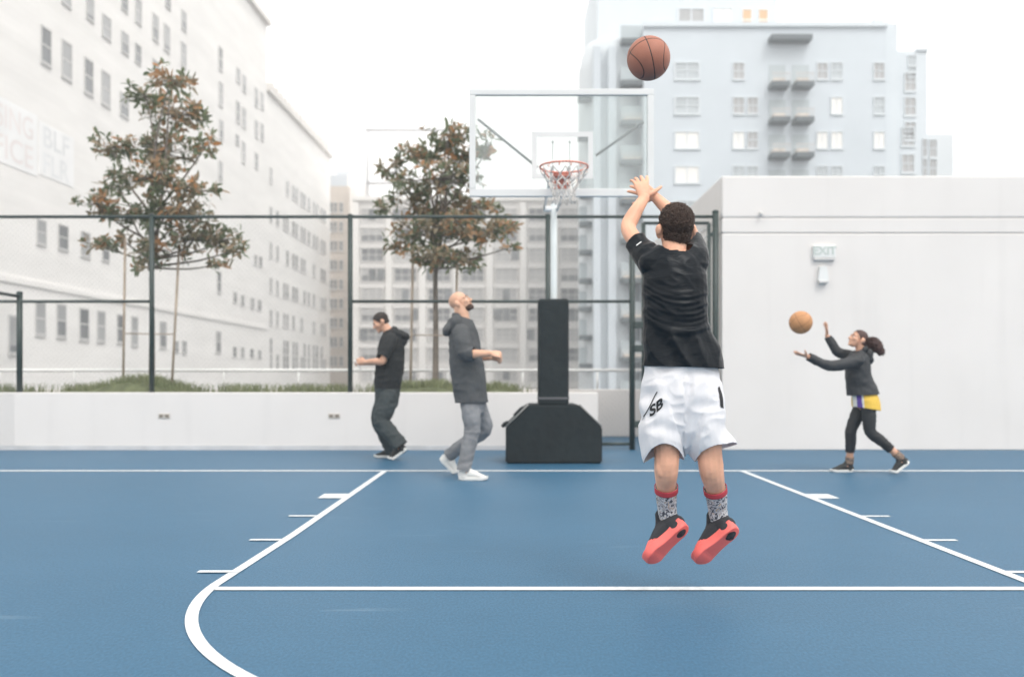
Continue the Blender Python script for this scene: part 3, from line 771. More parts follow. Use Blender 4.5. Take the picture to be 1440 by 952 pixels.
# rim and net
rz, rr0, ryc = 3.045, .228, BBY-.15-.228-.02
rim_c = V((P(793, 0, ryc).x, ryc, rz))
bm = bm_new()
bmesh.ops.create_circle(bm, segments=4)
bm.clear()
ring = [(rim_c.x+rr0*math.cos(2*math.pi*k/48), rim_c.y+rr0*math.sin(2*math.pi*k/48), rz) for k in range(49)]
for k in range(48): tube(bm, [ring[k], ring[k+1]], .0095, 8)
for k in range(12):
    a = 2*math.pi*(k+.5)/12; p = V((rim_c.x+rr0*math.cos(a), rim_c.y+rr0*math.sin(a), rz))
    q = V((math.cos(a)*.03, math.sin(a)*.03, 0)); tube(bm, [p-q, p-q*.7-V((0,0,.03)), p+q*.1-V((0,0,.03)), p], .004, 6)
bbox(bm, rim_c.x-.09, rim_c.x+.09, rim_c.y+rr0+.0, BBY-.012, rz-.035, rz+.012, .008)
bbox(bm, rim_c.x-.075, rim_c.x+.075, BBY-.03, BBY-.011, rz-.13, rz+.03, .006)
for s in (-1, 1): tube(bm, [(rim_c.x+s*.19, rim_c.y+.12, rz-.005), (rim_c.x+s*.06, BBY-.03, rz-.10)], .008, 6)
rim = hp('rim', bm, M_rim, None, True)
bm = bm_new(); NR = 12; lv = [(0, .222), (.065, .185), (.125, .142), (.19, .112), (.25, .100), (.31, .110)]
rnd = random.Random(2)
def npt(l, k):
    a = 2*math.pi*(k+(.5 if l % 2 else 0))/NR
    j = V((rnd.uniform(-.006, .006), rnd.uniform(-.006, .006), rnd.uniform(-.008, .008)))
    return V((rim_c.x+lv[l][1]*math.cos(a), rim_c.y+lv[l][1]*math.sin(a), rz-.03-lv[l][0])) + j
grid = [[npt(l, k) for k in range(NR)] for l in range(len(lv))]
for l in range(len(lv)-1):
    for k in range(NR):
        k2 = (k-1) % NR if l % 2 == 0 else (k+1) % NR
        for kk in (k, k2):
            p, q = grid[l][k], grid[l+1][kk]
            mid = (p+q)/2 + V((0, 0, -.006))
            r_ = .0058 if l < 2 else .0042
            mi = 1 if l < 2 else (2 if l == 2 and k % 3 == 0 else 0)
            tube(bm, [p, mid, q], r_, 5, mi=mi)
        if l: ell(bm, grid[l][k], (.009, .009, .011), None, 6, 5)
hp('net', bm, [M_net, M_netr, M_netd], rim, True)

# ================================================================== BASKETBALLS
def ball(name, c, r, rot, col, label, seamc=(.012, .010, .009, 1)):
    m = mat(name+'_leather', col, .55, .08, 14, 0)
    N, L, b = nodes(m)
    at = N.new('ShaderNodeAttribute'); at.attribute_name = 'seam'
    mx = N.new('ShaderNodeMix'); mx.data_type = 'RGBA'
    src = b.inputs['Base Color'].links[0].from_socket
    L.new(at.outputs['Fac'], mx.inputs['Factor']); L.new(src, mx.inputs['A']); mx.inputs['B'].default_value = seamc
    L.new(mx.outputs['Result'], b.inputs['Base Color'])
    tc = N.new('ShaderNodeTexCoord'); vo = N.new('ShaderNodeTexVoronoi'); vo.inputs['Scale'].default_value = 210
    L.new(tc.outputs['Object'], vo.inputs['Vector'])
    bp = N.new('ShaderNodeBump'); bp.inputs['Strength'].default_value = .5; bp.inputs['Distance'].default_value = .002; bp.invert = True
    L.new(vo.outputs['Distance'], bp.inputs['Height']); L.new(bp.outputs[0], b.inputs['Normal'])
    bm = bm_new(); bmesh.ops.create_icosphere(bm, subdivisions=7, radius=1.0)
    me = to_mesh(bm, name, True)
    att = me.attributes.new('seam', 'FLOAT', 'POINT')
    w_ = .022
    for i, v in enumerate(me.vertices):
        p = v.co.normalized()
        d = min(abs(p.x), abs(p.z))
        # two closed side curves, waisted around the +-x axis
        ang = math.acos(max(-1, min(1, abs(p.x)))); az_ = math.atan2(p.z, p.y)
        d = min(d, abs(ang - (R(49) + R(13)*math.cos(2*az_)*-1)))
        s = max(0.0, min(1.0, (w_-d)/.009+.5))
        att.data[i].value = s
        v.co = p*r*(1-.014*s)
    me.transform(rot.to_matrix().to_4x4())
    o = link(name, me, m); o.location = c
    return tag(o, label, 'basketball')
from mathutils import Euler
ball('basketball', P(912, 82.5, 4.95), .1175, Euler((R(-38), R(-16), R(-4))), (.36, .135, .085), 'red brown basketball in the air above the boy who has just shot it')
ball('basketball', P(1126, 453.5, 9.75), .1235, Euler((R(40), R(50), R(20))), (.50, .24, .10), 'orange tan basketball in the air in front of the girl by the white building', (.27, .125, .055, 1))

# ================================================================== TREES
def leafmat():
    m = mat('magnolia_leaf', (.08, .1, .06), .32)
    N, L, b = nodes(m)
    at = N.new('ShaderNodeAttribute'); at.attribute_name = 'tint'
    top = N.new('ShaderNodeValToRGB'); e = top.color_ramp.elements
    e[0].color = (.085, .115, .055, 1); e[1].color = (.30, .345, .22, 1)
    und = N.new('ShaderNodeValToRGB'); e = und.color_ramp.elements
    e[0].color = (.17, .13, .07, 1); e[1].color = (.42, .19, .065, 1); x = und.color_ramp.elements.new(.5); x.color = (.28, .235, .16, 1)
    L.new(at.outputs['Fac'], top.inputs[0]); L.new(at.outputs['Fac'], und.inputs[0])
    ge = N.new('ShaderNodeNewGeometry'); mx = N.new('ShaderNodeMix'); mx.data_type = 'RGBA'
    L.new(ge.outputs['Backfacing'], mx.inputs['Factor']); L.new(top.outputs[0], mx.inputs['A']); L.new(und.outputs[0], mx.inputs['B'])
    L.new(mx.outputs['Result'], b.inputs['Base Color'])
    tl = N.new('ShaderNodeBsdfTranslucent'); L.new(mx.outputs['Result'], tl.inputs['Color'])
    ms = N.new('ShaderNodeMixShader'); ms.inputs[0].default_value = .36; L.new(b.outputs[0], ms.inputs[1]); L.new(tl.outputs[0], ms.inputs[2]); L.new(ms.outputs[0], N['Material Output'].inputs['Surface'])
    mr = N.new('ShaderNodeMapRange'); mr.inputs[3].default_value = .25; mr.inputs[4].default_value = .6; L.new(ge.outputs['Backfacing'], mr.inputs[0]); L.new(mr.outputs[0], b.inputs['Roughness'])
    return m
M_leaf = leafmat()
M_bark = mat('bark', (.20, .17, .145), .9, .3, 12, .5, 40)
M_stake = mat('stake_wood', (.42, .34, .27), .85, .2, 6, .3, 30)
def leaf(bm, lay, base, d, up, ln, wd, tint, droop):
    d = d.normalized(); s = d.cross(up)
    if s.length < 1e-4: s = d.orthogonal()
    s.normalize(); u = s.cross(d)
    cen = []; 
    prof = ((0, .10), (.3, .85), (.6, 1.0), (.85, .6), (1.0, .03))
    rows = []
    for t, wv in prof:
        c = base + d*(ln*t) - u*(droop*ln*t*t)
        rows.append((bm.verts.new(c + s*(wd*wv*.5) + u*(wd*.12*wv)), bm.verts.new(c), bm.verts.new(c - s*(wd*wv*.5) + u*(wd*.12*wv))))
    for a, b in zip(rows, rows[1:]):
        for i in (0, 1):
            f = bm.faces.new((a[i], a[i+1], b[i+1], b[i])); f.smooth = True
            for v in f.verts: v[lay] = tint
def tree(label, trunk_px, Y, base_py, fork_py, lobes, seed, dens):
    rnd = random.Random(seed)
    base = P(trunk_px, base_py, Y); base.z = .78
    t = empty('magnolia_tree', base, label, 'tree')
    fork = P(trunk_px, fork_py, Y)
    bm = bm_new()
    chain(bm, [base, base.lerp(fork, .5)+V((.01, 0, 0)), fork], [.055, .045, .038], n=10, sub=3)
    tips = []
    for (cx, cy, rx, ry) in lobes:
        dz = rnd.uniform(-.75, .75)
        c = P(cx, cy, Y+dz); rxw, ryw = rx*Y/FPX, ry*Y/FPX
        # limb from the axis up to the lobe
        ax_ = fork + V((0, 0, max(0.0, (c.z-fork.z)*.45)))
        mid = ax_.lerp(c, .55) + V((rnd.uniform(-.08, .08), rnd.uniform(-.08, .08), -.04))
        chain(bm, [fork + V((0,0,(ax_.z-fork.z)*.5)), ax_, mid, c], [.026, .022, .016, .008], n=6, sub=3)
        n = max(3, int(dens*rx*ry/100))
        for k in range(n):
            for _ in range(20):
                o = V((rnd.uniform(-1, 1), rnd.uniform(-1, 1), rnd.uniform(-1, 1)))
                if o.length < 1: break
            p = c + V((o.x*rxw, o.y*max(.22, min(rxw, .42)), o.z*ryw))
            tips.append((p, c))
            q = c.lerp(p, .5) + V((0, 0, -.03)); tube(bm, [c, q, p], [.007, .005, .003], 5)
    # the leader
    topc = P(lobes[0][0], lobes[0][1]-lobes[0][3]*.4, Y)
    chain(bm, [fork, fork.lerp(topc, .5)+V((.05, 0, 0)), topc], [.038, .024, .006], n=8, sub=4)
    part('trunk', bm, M_bark, t, base, True)
    bm = bm_new(); lay = bm.verts.layers.float.new('tint')
    for p, c in tips:
        axis = (p-c).normalized()*.55 + V((rnd.uniform(-.5, .5), rnd.uniform(-.5, .5), rnd.uniform(.1, .9)))
        axis.normalize(); e1 = axis.orthogonal().normalized(); e2 = axis.cross(e1)
        rusty = rnd.random()
        for k in range(rnd.randint(6, 9)):
            a = 2.4*k + rnd.uniform(-.4, .4); tilt = R(rnd.uniform(15, 110))
            axis2 = (axis + V((rnd.uniform(-.5,.5), rnd.uniform(-.5,.5), rnd.uniform(-.5,.5)))).normalized(); d = axis2*math.cos(tilt) + (e1*math.cos(a)+e2*math.sin(a))*math.sin(tilt)
            leaf(bm, lay, p + V((rnd.uniform(-.05,.05), rnd.uniform(-.05,.05), rnd.uniform(-.05,.05))), d, axis2, rnd.uniform(.07, .175), rnd.uniform(.034, .066), min(1, max(0, rusty*.65+rnd.uniform(0, .5))), rnd.uniform(-.05, .35))
    me = to_mesh(bm, 'crown', False, False); link('crown', me, M_leaf, t, base)
    return t
T1 = [(240,112,34,16),(205,135,30,15),(245,160,52,26),(292,203,20,17),(157,207,32,20),(228,212,55,24),(213,250,60,20),(255,265,50,14),(135,288,28,20),(165,262,22,8),(185,302,50,14),(245,300,58,24),(275,335,40,22),(142,345,28,11),(318,338,28,18),(222,352,40,16),(208,375,18,10),(308,372,18,10),(172,338,18,8),(330,352,16,14)]
T2 = [(632,192,40,18),(590,218,38,15),(556,243,26,14),(640,222,50,22),(615,252,62,22),(575,270,30,14),(543,293,16,9),(590,292,45,14),(665,290,55,18),(605,322,62,22),(662,325,55,22),(712,317,18,16),(606,362,50,18),(655,368,36,13),(688,207,12,22),(712,350,14,7),(560,345,22,10)]
tree('bushy magnolia with rusty leaves and a wide ragged crown, in front of the loft building', 213, 14.7, 548, 388, T1, 4, 4.0)
tree('magnolia with a rounder crown, beside the backboard and behind the bald man', 612, 14.7, 548, 388, T2, 9, 4.4)
def stake(px0, py0, px1, label, tie=None, g='stakes holding up the young magnolia trees'):
    Y = 14.45
    a, c = P(px0, 545, Y), P(px1, py0, Y); a.z = .78
    o = empty('tree_stake', a, label, 'stake', g)
    bm = bm_new(); tube(bm, [a, c], .021, 8); part('pole', bm, M_stake, o, a, True)
    if tie:
        bm = bm_new(); p = P(tie[0], tie[2], Y+.06); q = P(tie[1], tie[2]+1, Y+.06); tube(bm, [p, q], .009, 6); part('tie_bar', bm, M_stake, o, a, True)
stake(173, 335, 176, 'wooden stake on the left of the wide ragged magnolia, carrying the tie bar', (173, 244, 469))
stake(241, 345, 252, 'wooden stake leaning on the right of the wide ragged magnolia')
stake(577, 340, 581, 'wooden stake on the left of the rounder magnolia, carrying the tie bar', (577, 640, 471))
stake(640, 350, 643, 'wooden stake rising behind the head of the bald man')

# ================================================================== PLANTER GRASS
M_grass = mat('grass_blade', (.13, .16, .075), .7, col2=(.24, .255, .14), vscale=3)
def mound_h(x):
    px = CX + x*FPX/14.3
    h = -.05
    for c, w_, a in ((205, 72, .36), (560, 50, .20), (700, 34, .20), (340, 40, .12), (420, 40, .13), (620, 45, .22), (475, 25, .12), (20, 40, .10), (120, 30, .12)):
        h += a*math.exp(-((px-c)/w_)**2*1.6)
    return max(0.0, h)
bm = bm_new(); rnd = random.Random(8)
for k in range(15000):
    x = rnd.uniform(-9.5, .55); y = rnd.triangular(13.55, 15.6, 13.9)
    hh = mound_h(x)
    dens = min(1, .04+hh*7)
    if rnd.random() > dens: continue
    z = .80 + hh*(1-((y-14.2)/1.6)**2)*.75
    a = rnd.uniform(0, 6.28); l = rnd.uniform(.06, .19); wd = .007; s = V((math.cos(a), math.sin(a), 0)); ln = V((rnd.uniform(-1, 1), rnd.uniform(-1, 1), 0))*l*.6
    p = V((x, y, max(.79, z-.08)))
    v = [bm.verts.new(p-s*wd), bm.verts.new(p+s*wd), bm.verts.new(p+ln*.4+V((0,0,l*.7+.03))+s*wd*.7), bm.verts.new(p+ln*.4+V((0,0,l*.7+.03))-s*wd*.7), bm.verts.new(p+ln+V((0,0,l+.03)))]
    bm.faces.new(v[:4]); bm.faces.new((v[3], v[2], v[4]))
tag(link('grass', to_mesh(bm, 'grass', False, False), M_grass), 'short dry green grass growing in the planter along the fence', 'grass', kind='stuff')
bm = bm_new(); n = 90; gridv = []
for i in range(n+1):
    x = -9.6+10.2*i/n
    gridv.append([bm.verts.new((x, y, .79 + (mound_h(x)*max(0, (1-((y-14.2)/1.6)**2))*.7 if y > 13.5 else 0))) for y in (13.48, 13.6, 13.9, 14.2, 14.6, 15.0, 15.5, 15.9)])
for i in range(n):
    for j in range(7): bm.faces.new((gridv[i][j], gridv[i+1][j], gridv[i+1][j+1], gridv[i][j+1])).smooth = True
tag(part('soil_mound', bm, mat('mound_soil', (.11, .125, .065), .95, .3, 8, .5, 30)), kind='structure')
# ================================================================== PEOPLE
def skin(name, col, red=0.0):
    m = mat(name, col, .48, .17, 11, .16, 150, sss=.06, detail=7); return m

def head_frame(c, f, up=V((0,0,1))):
    f = f.normalized(); x = f.cross(up).normalized(); u = x.cross(f)
    return c, x, f, u
def hpt(H, x, y, z, s=1.0): return H[0] + H[1]*(x*s) + H[2]*(y*s) + H[3]*(z*s)
def hrot(H): return Matrix((H[1], H[2], H[3])).transposed()

def add_head(bm, H, s):
    Rm = hrot(H)
    def e(x, y, z, a, b, c, u=18, v=12): ell(bm, hpt(H, x, y, z, s), (a*s, b*s, c*s), Rm, u, v)
    e(0, -.012, .034, .074, .094, .080); e(0, .034, -.028, .060, .058, .074); e(0, .040, -.074, .046, .046, .036); e(0, .074, -.094, .022, .018, .018)
    for q in (-1, 1):
        e(q*.040, .060, -.022, .026, .026, .026); e(q*.010, .098, -.034, .009, .010, .008)
        a = Matrix.Rotation(q*R(-22), 3, 'Z')
        ell(bm, hpt(H, q*.084, -.014, -.012, s), (.012*s, .024*s, .038*s), Rm @ a, 14, 10)
        ell(bm, hpt(H, q*.094, -.026, -.003, s), (.011*s, .021*s, .027*s), Rm @ a, 12, 8)
    chain(bm, [hpt(H, -.05, .070, .016, s), hpt(H, -.02, .086, .021, s), hpt(H, .02, .086, .021, s), hpt(H, .05, .070, .016, s)], [.010*s]*4, H[3], 8, 3)
    chain(bm, [hpt(H, 0, .088, .012, s), hpt(H, 0, .099, -.010, s), hpt(H, 0, .110, -.030, s)], [.008*s, .0095*s, .012*s], H[1], 8, 3)
    e(0, .087, -.058, .022, .011, .006, 12, 8); e(0, .085, -.069, .019, .011, .007, 12, 8)

def add_hand(bm, w, x, y, s=1.0, curl=(10, 20, 15), spread=8, thumb=(.55, .8, -.15), tcurl=12):
    """w wrist; x finger direction; y thumb side; back of the hand = x cross-side"""
    x = x.normalized(); y = (y - x*y.dot(x)).normalized(); z = x.cross(y).normalized()
    if add_hand.back is not None and z.dot(add_hand.back) < 0: z = -z
    def pt(a, b, c): return w + x*(a*s) + y*(b*s) + z*(c*s)
    chain(bm, [pt(-.012, 0, 0), pt(.02, 0, 0), pt(.055, .002, .001), pt(.088, .0, 0)], [(.025*s, .017*s), (.031*s, .017*s), (.039*s, .0145*s), (.039*s, .0115*s)], y, 14, 3)
    for i, (b, ln, r) in enumerate(((.030, .072, .0094), (.0105, .080, .0096), (-.0095, .074, .0092), (-.0285, .058, .0082))):
        sp = R(spread*(1.4 - i*.95)); d = x*math.cos(sp) + y*math.sin(sp); p = pt(.080, b, 0); pts = [p]
        ang = 0.0; segs = (.46, .30, .24); cl = curl
        q = p + d*(.012*s)
        pts.append(q)
        for k in range(3):
            ang += R(cl[k] + i*2.0); dd = d*math.cos(ang) - z*math.sin(ang)
            q = q + dd*(ln*segs[k]*s); pts.append(q)
        chain(bm, pts, [r*1.02*s, r*1.05*s, r*.98*s, r*.9*s, r*.74*s], y, 10, 2)
    p = pt(.020, .020, -.004); d = (x*thumb[0] + y*thumb[1] + z*thumb[2]).normalized(); pts = [p]; q = p
    for k, l in enumerate((.042, .034, .027)):
        q = q + d*(l*s); pts.append(q); d = (d*math.cos(R(tcurl)) + (x*.8 - y*.5 - z*.2).normalized()*math.sin(R(tcurl))).normalized()
    chain(bm, pts, [.014*s, .0125*s, .0098*s, .008*s], x, 10, 2)
add_hand.back = None

def limb(bm, pts, rads, side=V((1,0,0))): chain(bm, pts, rads, side, 14, 5)

def add_eyes(H, s, person, base, iris):
    M_e = M_eye
    for q in (-1, 1):
        bm = bm_new(); c = hpt(H, q*.031, .074, .0, s); ell(bm, c, (.0128*s, .0128*s, .0105*s), hrot(H), 12, 8)
        e = part('eye', bm, M_e, person, base, True)
        bm = bm_new(); ell(bm, hpt(H, q*.031, .0838, .0, s), (.0056*s, .004*s, .0056*s), hrot(H), 10, 6); part('iris', bm, iris, e, base, True)
        bm = bm_new(); chain(bm, [hpt(H, q*.016, .0935, .022, s), hpt(H, q*.034, .0885, .027, s), hpt(H, q*.052, .0725, .020, s)], [.0035*s, .0042*s, .0022*s], H[3], 8, 3); part('eyebrow', bm, iris, person, base, True)
M_eye = mat('eye_white', (.7, .68, .65), .25); M_iris = mat('dark_brown_hair', (.018, .012, .009), .5)

# ---------------------------------------------------------------- shoes
def frame(o, d, up):
    d = d.normalized(); u = (up - d*up.dot(d)).normalized(); y = u.cross(d)
    M = Matrix((d, y, u)).transposed().to_4x4(); M.translation = o
    return M
SOLE = ((0.0, .012), (.015, .027), (.05, .034), (.10, .033), (.15, .036), (.20, .044), (.235, .044), (.262, .034), (.280, .016), (.286, .004))
def bendfn(me, ang, xb):
    if not ang: return
    for v in me.vertices:
        if v.co.x > xb:
            t = min(1.0, (v.co.x-xb)/.03); a = R(ang)*t
            dx, dz = v.co.x-xb, v.co.z
            v.co.x = xb + dx*math.cos(a) - dz*math.sin(a); v.co.z = dx*math.sin(a) + dz*math.cos(a)
def make_shoe(person, base, M, s, m_up, m_sole, m_acc, high=.0, bend=0, sole_h=.030, m_out=None, toe_mat=None, label=None):
    """shoe in its own frame: x heel to toe, z up, z = 0 under the sole"""
    S = Matrix.Diagonal((*s, 1)) if isinstance(s, tuple) else Matrix.Diagonal((s, s, s, 1))
    bm = bm_new()
    xs = (.018, .05, .09, .13, .17, .205, .24, .262)
    hs_ = (.076, .090, .104, .100, .084, .066, .052, .038); ws = (.026, .034, .034, .034, .036, .041, .039, .028)
    chain(bm, [V((x, 0, sole_h*.7 + (h-sole_h*.7)*.5)) for x, h in zip(xs, hs_)], [(w_, (h-sole_h*.7)*.56) for h, w_ in zip(hs_, ws)], V((0,1,0)), 18, 3)
    chain(bm, [V((.052, 0, .03)), V((.054, 0, .075)), V((.050, 0, .105+high)), V((.048, 0, .13+high))], [(.037, .050), (.037, .052), (.038, .049), (.038, .049)], V((0,1,0)), 18, 3)
    chain(bm, [V((.088, 0, .112+high*.8)), V((.120, 0, .097)), V((.165, 0, .074))], [(.026, .012), (.027, .012), (.024, .008)], V((0,1,0)), 12, 3)
    me = fuse(bm, .0042/1, 5)
    me = cut(me, [(V((.05, 0, .108+high)), V((-.12, 0, 1)), V((.05, 0, .14+high)), .075)])
    me = shell(me, .004)
    # coloured front quarter
    bendfn(me, bend, .195); 
    if toe_mat is not None:
        tz = [ (p.center.x > .13 and p.center.z < .030 + (p.center.x-.13)*.40) for p in me.polygons]
    me.transform(M @ S)
    up = link('shoe', me, [m_up] + ([toe_mat] if toe_mat else []), person, base, label)
    if toe_mat is not None:
        for p, t_ in zip(me.polygons, tz): p.material_index = 1 if t_ else 0
    # sole
    bm = bm_new(); prof = [(x, w_) for x, w_ in SOLE]
    pts = [(x, w_) for x, w_ in prof] + [(x, -w_) for x, w_ in prof[::-1]]
    cx = .14
    lev = ((0.0, .90), (.003, .965), (.010, 1.0), (sole_h*.6, 1.0), (sole_h-.003, 1.02), (sole_h, .985))
    def spring(x): return .012*max(0, (x-.21)/.075)**2 + .006*max(0, (.05-x)/.05)**2
    rings = []
    fine = catmull([V((a, b, 0)) for a, b in pts] , 3)
    for z, k in lev:
        rings.append([bm.verts.new((cx+(p.x-cx)*(1-(1-k)*.35), p.y*k, z+spring(p.x)+ (.010 if z > .01 else 0)*max(0, 1-p.x/.09))) for p in fine])
    n = len(fine)
    for i in range(len(rings)-1):
        for j in range(n):
            f = bm.faces.new((rings[i][j], rings[i][(j+1) % n], rings[i+1][(j+1) % n], rings[i+1][j])); f.smooth = True
    f1 = bm.faces.new(rings[0][::-1]); f2 = bm.faces.new(rings[-1]); f1.material_index = 1 if m_out else 0
    bmesh.ops.triangulate(bm, faces=[f1, f2])
    me = to_mesh(bm, 'sole', False); bendfn(me, bend, .195); me.transform(M @ S); so_ = link('sole', me, [m_sole] + ([m_out] if m_out else []), up, base)
    # laces
    bm = bm_new()
    for k in range(4):
        x = .110+.018*k; z = .113-.0115*k + high*.2*(3-k)/3
        tube(bm, [(x, -.026, z-.012), (x+.006, 0, z), (x, .026, z-.012)], .0032, 6)
    me = to_mesh(bm, 'laces', True); me.transform(M @ S); link('laces', me, m_acc, up, base)
    return up, so_
# ---------------------------------------------------------------- the boy who shoots
BY0 = 4.19
def B(px, py, dy=0.0): return P(px, py, BY0+dy)
bbase = V((B(960, 0).x, BY0+.05, 0))
M_bskin = skin('boy_skin', (.74, .39, .255)); M_bhair = mat('boy_hair', (.060, .034, .024), .6, .3, 60)
def nylon():
    m = mat('black_nylon', (.0050, .0078, .0112), .33, .15, 3, spec=.15)
    N, L, b = nodes(m)
    tc = N.new('ShaderNodeTexCoord'); n = N.new('ShaderNodeTexNoise'); n.inputs['Scale'].default_value = 22; n.inputs['Detail'].default_value = 5; n.inputs['Distortion'].default_value = 1.0
    mp = N.new('ShaderNodeMapping'); mp.inputs['Scale'].default_value = (.55, .55, 1.5); mp.inputs['Rotation'].default_value = (0, R(20), 0); L.new(tc.outputs['Object'], mp.inputs[0]); L.new(mp.outputs[0], n.inputs['Vector'])
    bp = N.new('ShaderNodeBump'); bp.inputs['Strength'].default_value = .4; bp.inputs['Distance'].default_value = .008; L.new(n.outputs[0], bp.inputs['Height'])
    v = N.new('ShaderNodeTexNoise'); v.inputs['Scale'].default_value = 900; L.new(tc.outputs['Object'], v.inputs['Vector'])
    b2 = N.new('ShaderNodeBump'); b2.inputs['Strength'].default_value = .15; b2.inputs['Distance'].default_value = .001; L.new(v.outputs[0], b2.inputs['Height']); L.new(bp.outputs[0], b2.inputs['Normal']); L.new(b2.outputs[0], b.inputs['Normal'])
    return m
M_shirt = nylon()
M_short = mat('white_mesh_fabric', (.70, .69, .705), .75, .04, 6, .22, 260)
M_ink = mat('black_print', (.012, .012, .014), .6)
# body ------------------------------------------------------------
bm = bm_new()
X = V((1, 0, 0))
chain(bm, [B(958, 550), B(957, 520), B(953, 480), B(950, 425), B(949, 385), B(948, 365)], [(.125, .095), (.13, .1), (.115, .09), (.125, .095), (.13, .085), (.08, .06)], X, 20, 4)
H = head_frame(B(949, 322, .03), V((-.16, .93, .30))); HS = .93
chain(bm, [B(948, 372, .0), B(948, 356, .0), B(949, 338, .02)], [.06, .056, .055], X, 16, 3)
add_head(bm, H, HS)
# left arm, right arm
LE, LW = B(884, 323, .16), B(906, 279, .24)
REl, RW = B(962, 312, .24), B(922, 278, .30)
limb(bm, [B(926, 382, .0), B(911, 363, .045), B(898, 345, .095), LE, B(889, 306, .19), LW], [.055, .046, .040, .037, .037, .0255])
limb(bm, [B(968, 382, .0), B(977, 362, .06), B(974, 340, .15), REl, B(944, 299, .28), RW], [.055, .046, .041, .037, .036, .0255])
add_hand.back = V((0, -1, .35))
add_hand(bm, LW, V((-.12, .42, .9)), V((1, .1, .1)), .96, (10, 18, 14), 9, (.45, .85, -.1), 6)
add_hand.back = V((.7, -.8, .2))
add_hand(bm, RW, V((-.80, .35, .62)), V((-.5, .1, -.8)), .94, (6, 18, 16), 10, (.6, .75, -.2), 12)
add_hand.back = None
# legs
LA, RA = B(940.5, 728, .10), B(1012.5, 730, .10)
limb(bm, [B(936, 545), B(937, 590, -.02), B(938, 632, -.03), B(937, 662, -.02), B(937, 690, .05), LA], [.088, .078, .060, .0555, .043, .034])
limb(bm, [B(984, 545), B(991, 590, -.02), B(997, 634, -.03), B(1001, 664, -.02), B(1007, 692, .05), RA], [.088, .078, .060, .0555, .043, .034])
# calves
for xm, yk in ((937, 655), (1000, 657)):
    for q in (-1, 1): ell(bm, B(xm+q*7.5+(3 if xm > 980 else 0)*(1), yk+(2 if q < 0 else -2), -.052), (.023, .020, .050))
    ell(bm, B(xm+q*0, yk-26, -.058), (.030, .014, .020))
# feet inside the shoes
dL, nL = V((-.70, .12, -.68)), V((.50, -.72, -.52))
dR, nR = V((-.70, .22, -.66)), V((.46, -.80, -.48))
FRM = {}
for key, A, d, n in (('L', LA, dL, nL), ('R', RA, dR, nR)):
    d = d.normalized(); u = -(n - d*n.dot(d)).normalized()
    O = A - d*.050*.90 - u*.098*1.10
    FRM[key] = frame(O, d, u)
    chain(bm, [A, A+d*.025-u*.035, A+d*.08-u*.056, A+d*.14-u*.066], [.032, .029, .024, .016], u.cross(d), 12, 3)
me = fuse(bm, .0036, 4)
boy = link('person', (me.shade_smooth(), me)[1], M_bskin, None, bbase)
tag(boy, 'boy in black shirt and white shorts jumping with his arms raised after a shot', 'person')
add_eyes(H, HS, boy, bbase, M_iris)
# hair: cropped curls
bm = bm_new(); Rm = hrot(H)
ell(bm, hpt(H, 0, -.014, .038, HS), (.0765*HS, .099*HS, .086*HS), Rm, 40, 28); ell(bm, hpt(H, 0, -.042, -.022, HS), (.060*HS, .064*HS, .066*HS), Rm, 32, 20)
me = fuse(bm, .0035, 3)
rnd = random.Random(21)
displace(me, lambda c, n: .006*noise.noise(c*85) + .004*noise.noise(c*190))
pc = hpt(H, 0, .062, .046, HS); pn = (H[2]*.80 - H[3]*.62).normalized()
cut(me, [(pc, pn, H[0], 1.0), (hpt(H, 0, -.06, -.058, HS), (-H[3]*.9 - H[2]*.15).normalized(), H[0], 1.0)])
tops = [(v.co.copy(), v.normal.copy()) for v in me.vertices]
bm = bm_new(); bm.from_mesh(me)
for k in range(3000):
    p, n = tops[rnd.randrange(len(tops))]
    t = n.orthogonal().normalized(); a = rnd.uniform(0, 6.28); t = (t*math.cos(a) + n.cross(t)*math.sin(a)); b2 = n.cross(t)
    r = rnd.uniform(.0035, .0085)
    c = p + n*rnd.uniform(-.0005, .0035)
    pts = [c + t*(r*math.cos(q)) + n*(r*.8*math.sin(q)) + b2*(.003*q/3) for q in (0, .9, 1.8, 2.7, 3.4)]
    tube(bm, pts, .0014, 4, cap=False)
me2 = to_mesh(bm, 'hair', True, False); link('hair', me2, M_bhair, boy, bbase)
# shirt -----------------------------------------------------------
bm = bm_new()
tors = [(949, 348, .070, .062), (948, 358, .092, .070), (948, 370, .128, .085), (949, 395, .146, .105), (949, 425, .147, .115), (950, 455, .150, .115), (953, 480, .160, .118), (958, 505, .175, .124), (960, 530, .182, .128)]
chain(bm, [B(x, y) for x, y, a, b in tors], [(a, b) for x, y, a, b in tors], X, 28, 4)
chain(bm, [B(934, 388, .0), B(919, 369, .025), B(902, 350, .085), B(888, 332, .135)], [.078, .072, .055, .047], X, 18, 4)
chain(bm, [B(962, 388, .0), B(975, 368, .025), B(977, 350, .10), B(970, 330, .18)], [.078, .070, .055, .048], X, 18, 4)
chain(bm, [B(916, 370, .0), B(932, 361, .0), B(948, 358, .0), B(964, 360, .01), B(980, 366, .03)], [.057, .057, .056, .058, .058], V((0,1,0)), 16, 3)
me = fuse(bm, .0046, 9)
zt0 = B(0, 356).z; zhem = B(0, 517).z
def sm(a, b, x):
    t = max(0, min(1, (x-a)/(b-a))); return t*t*(3-2*t)
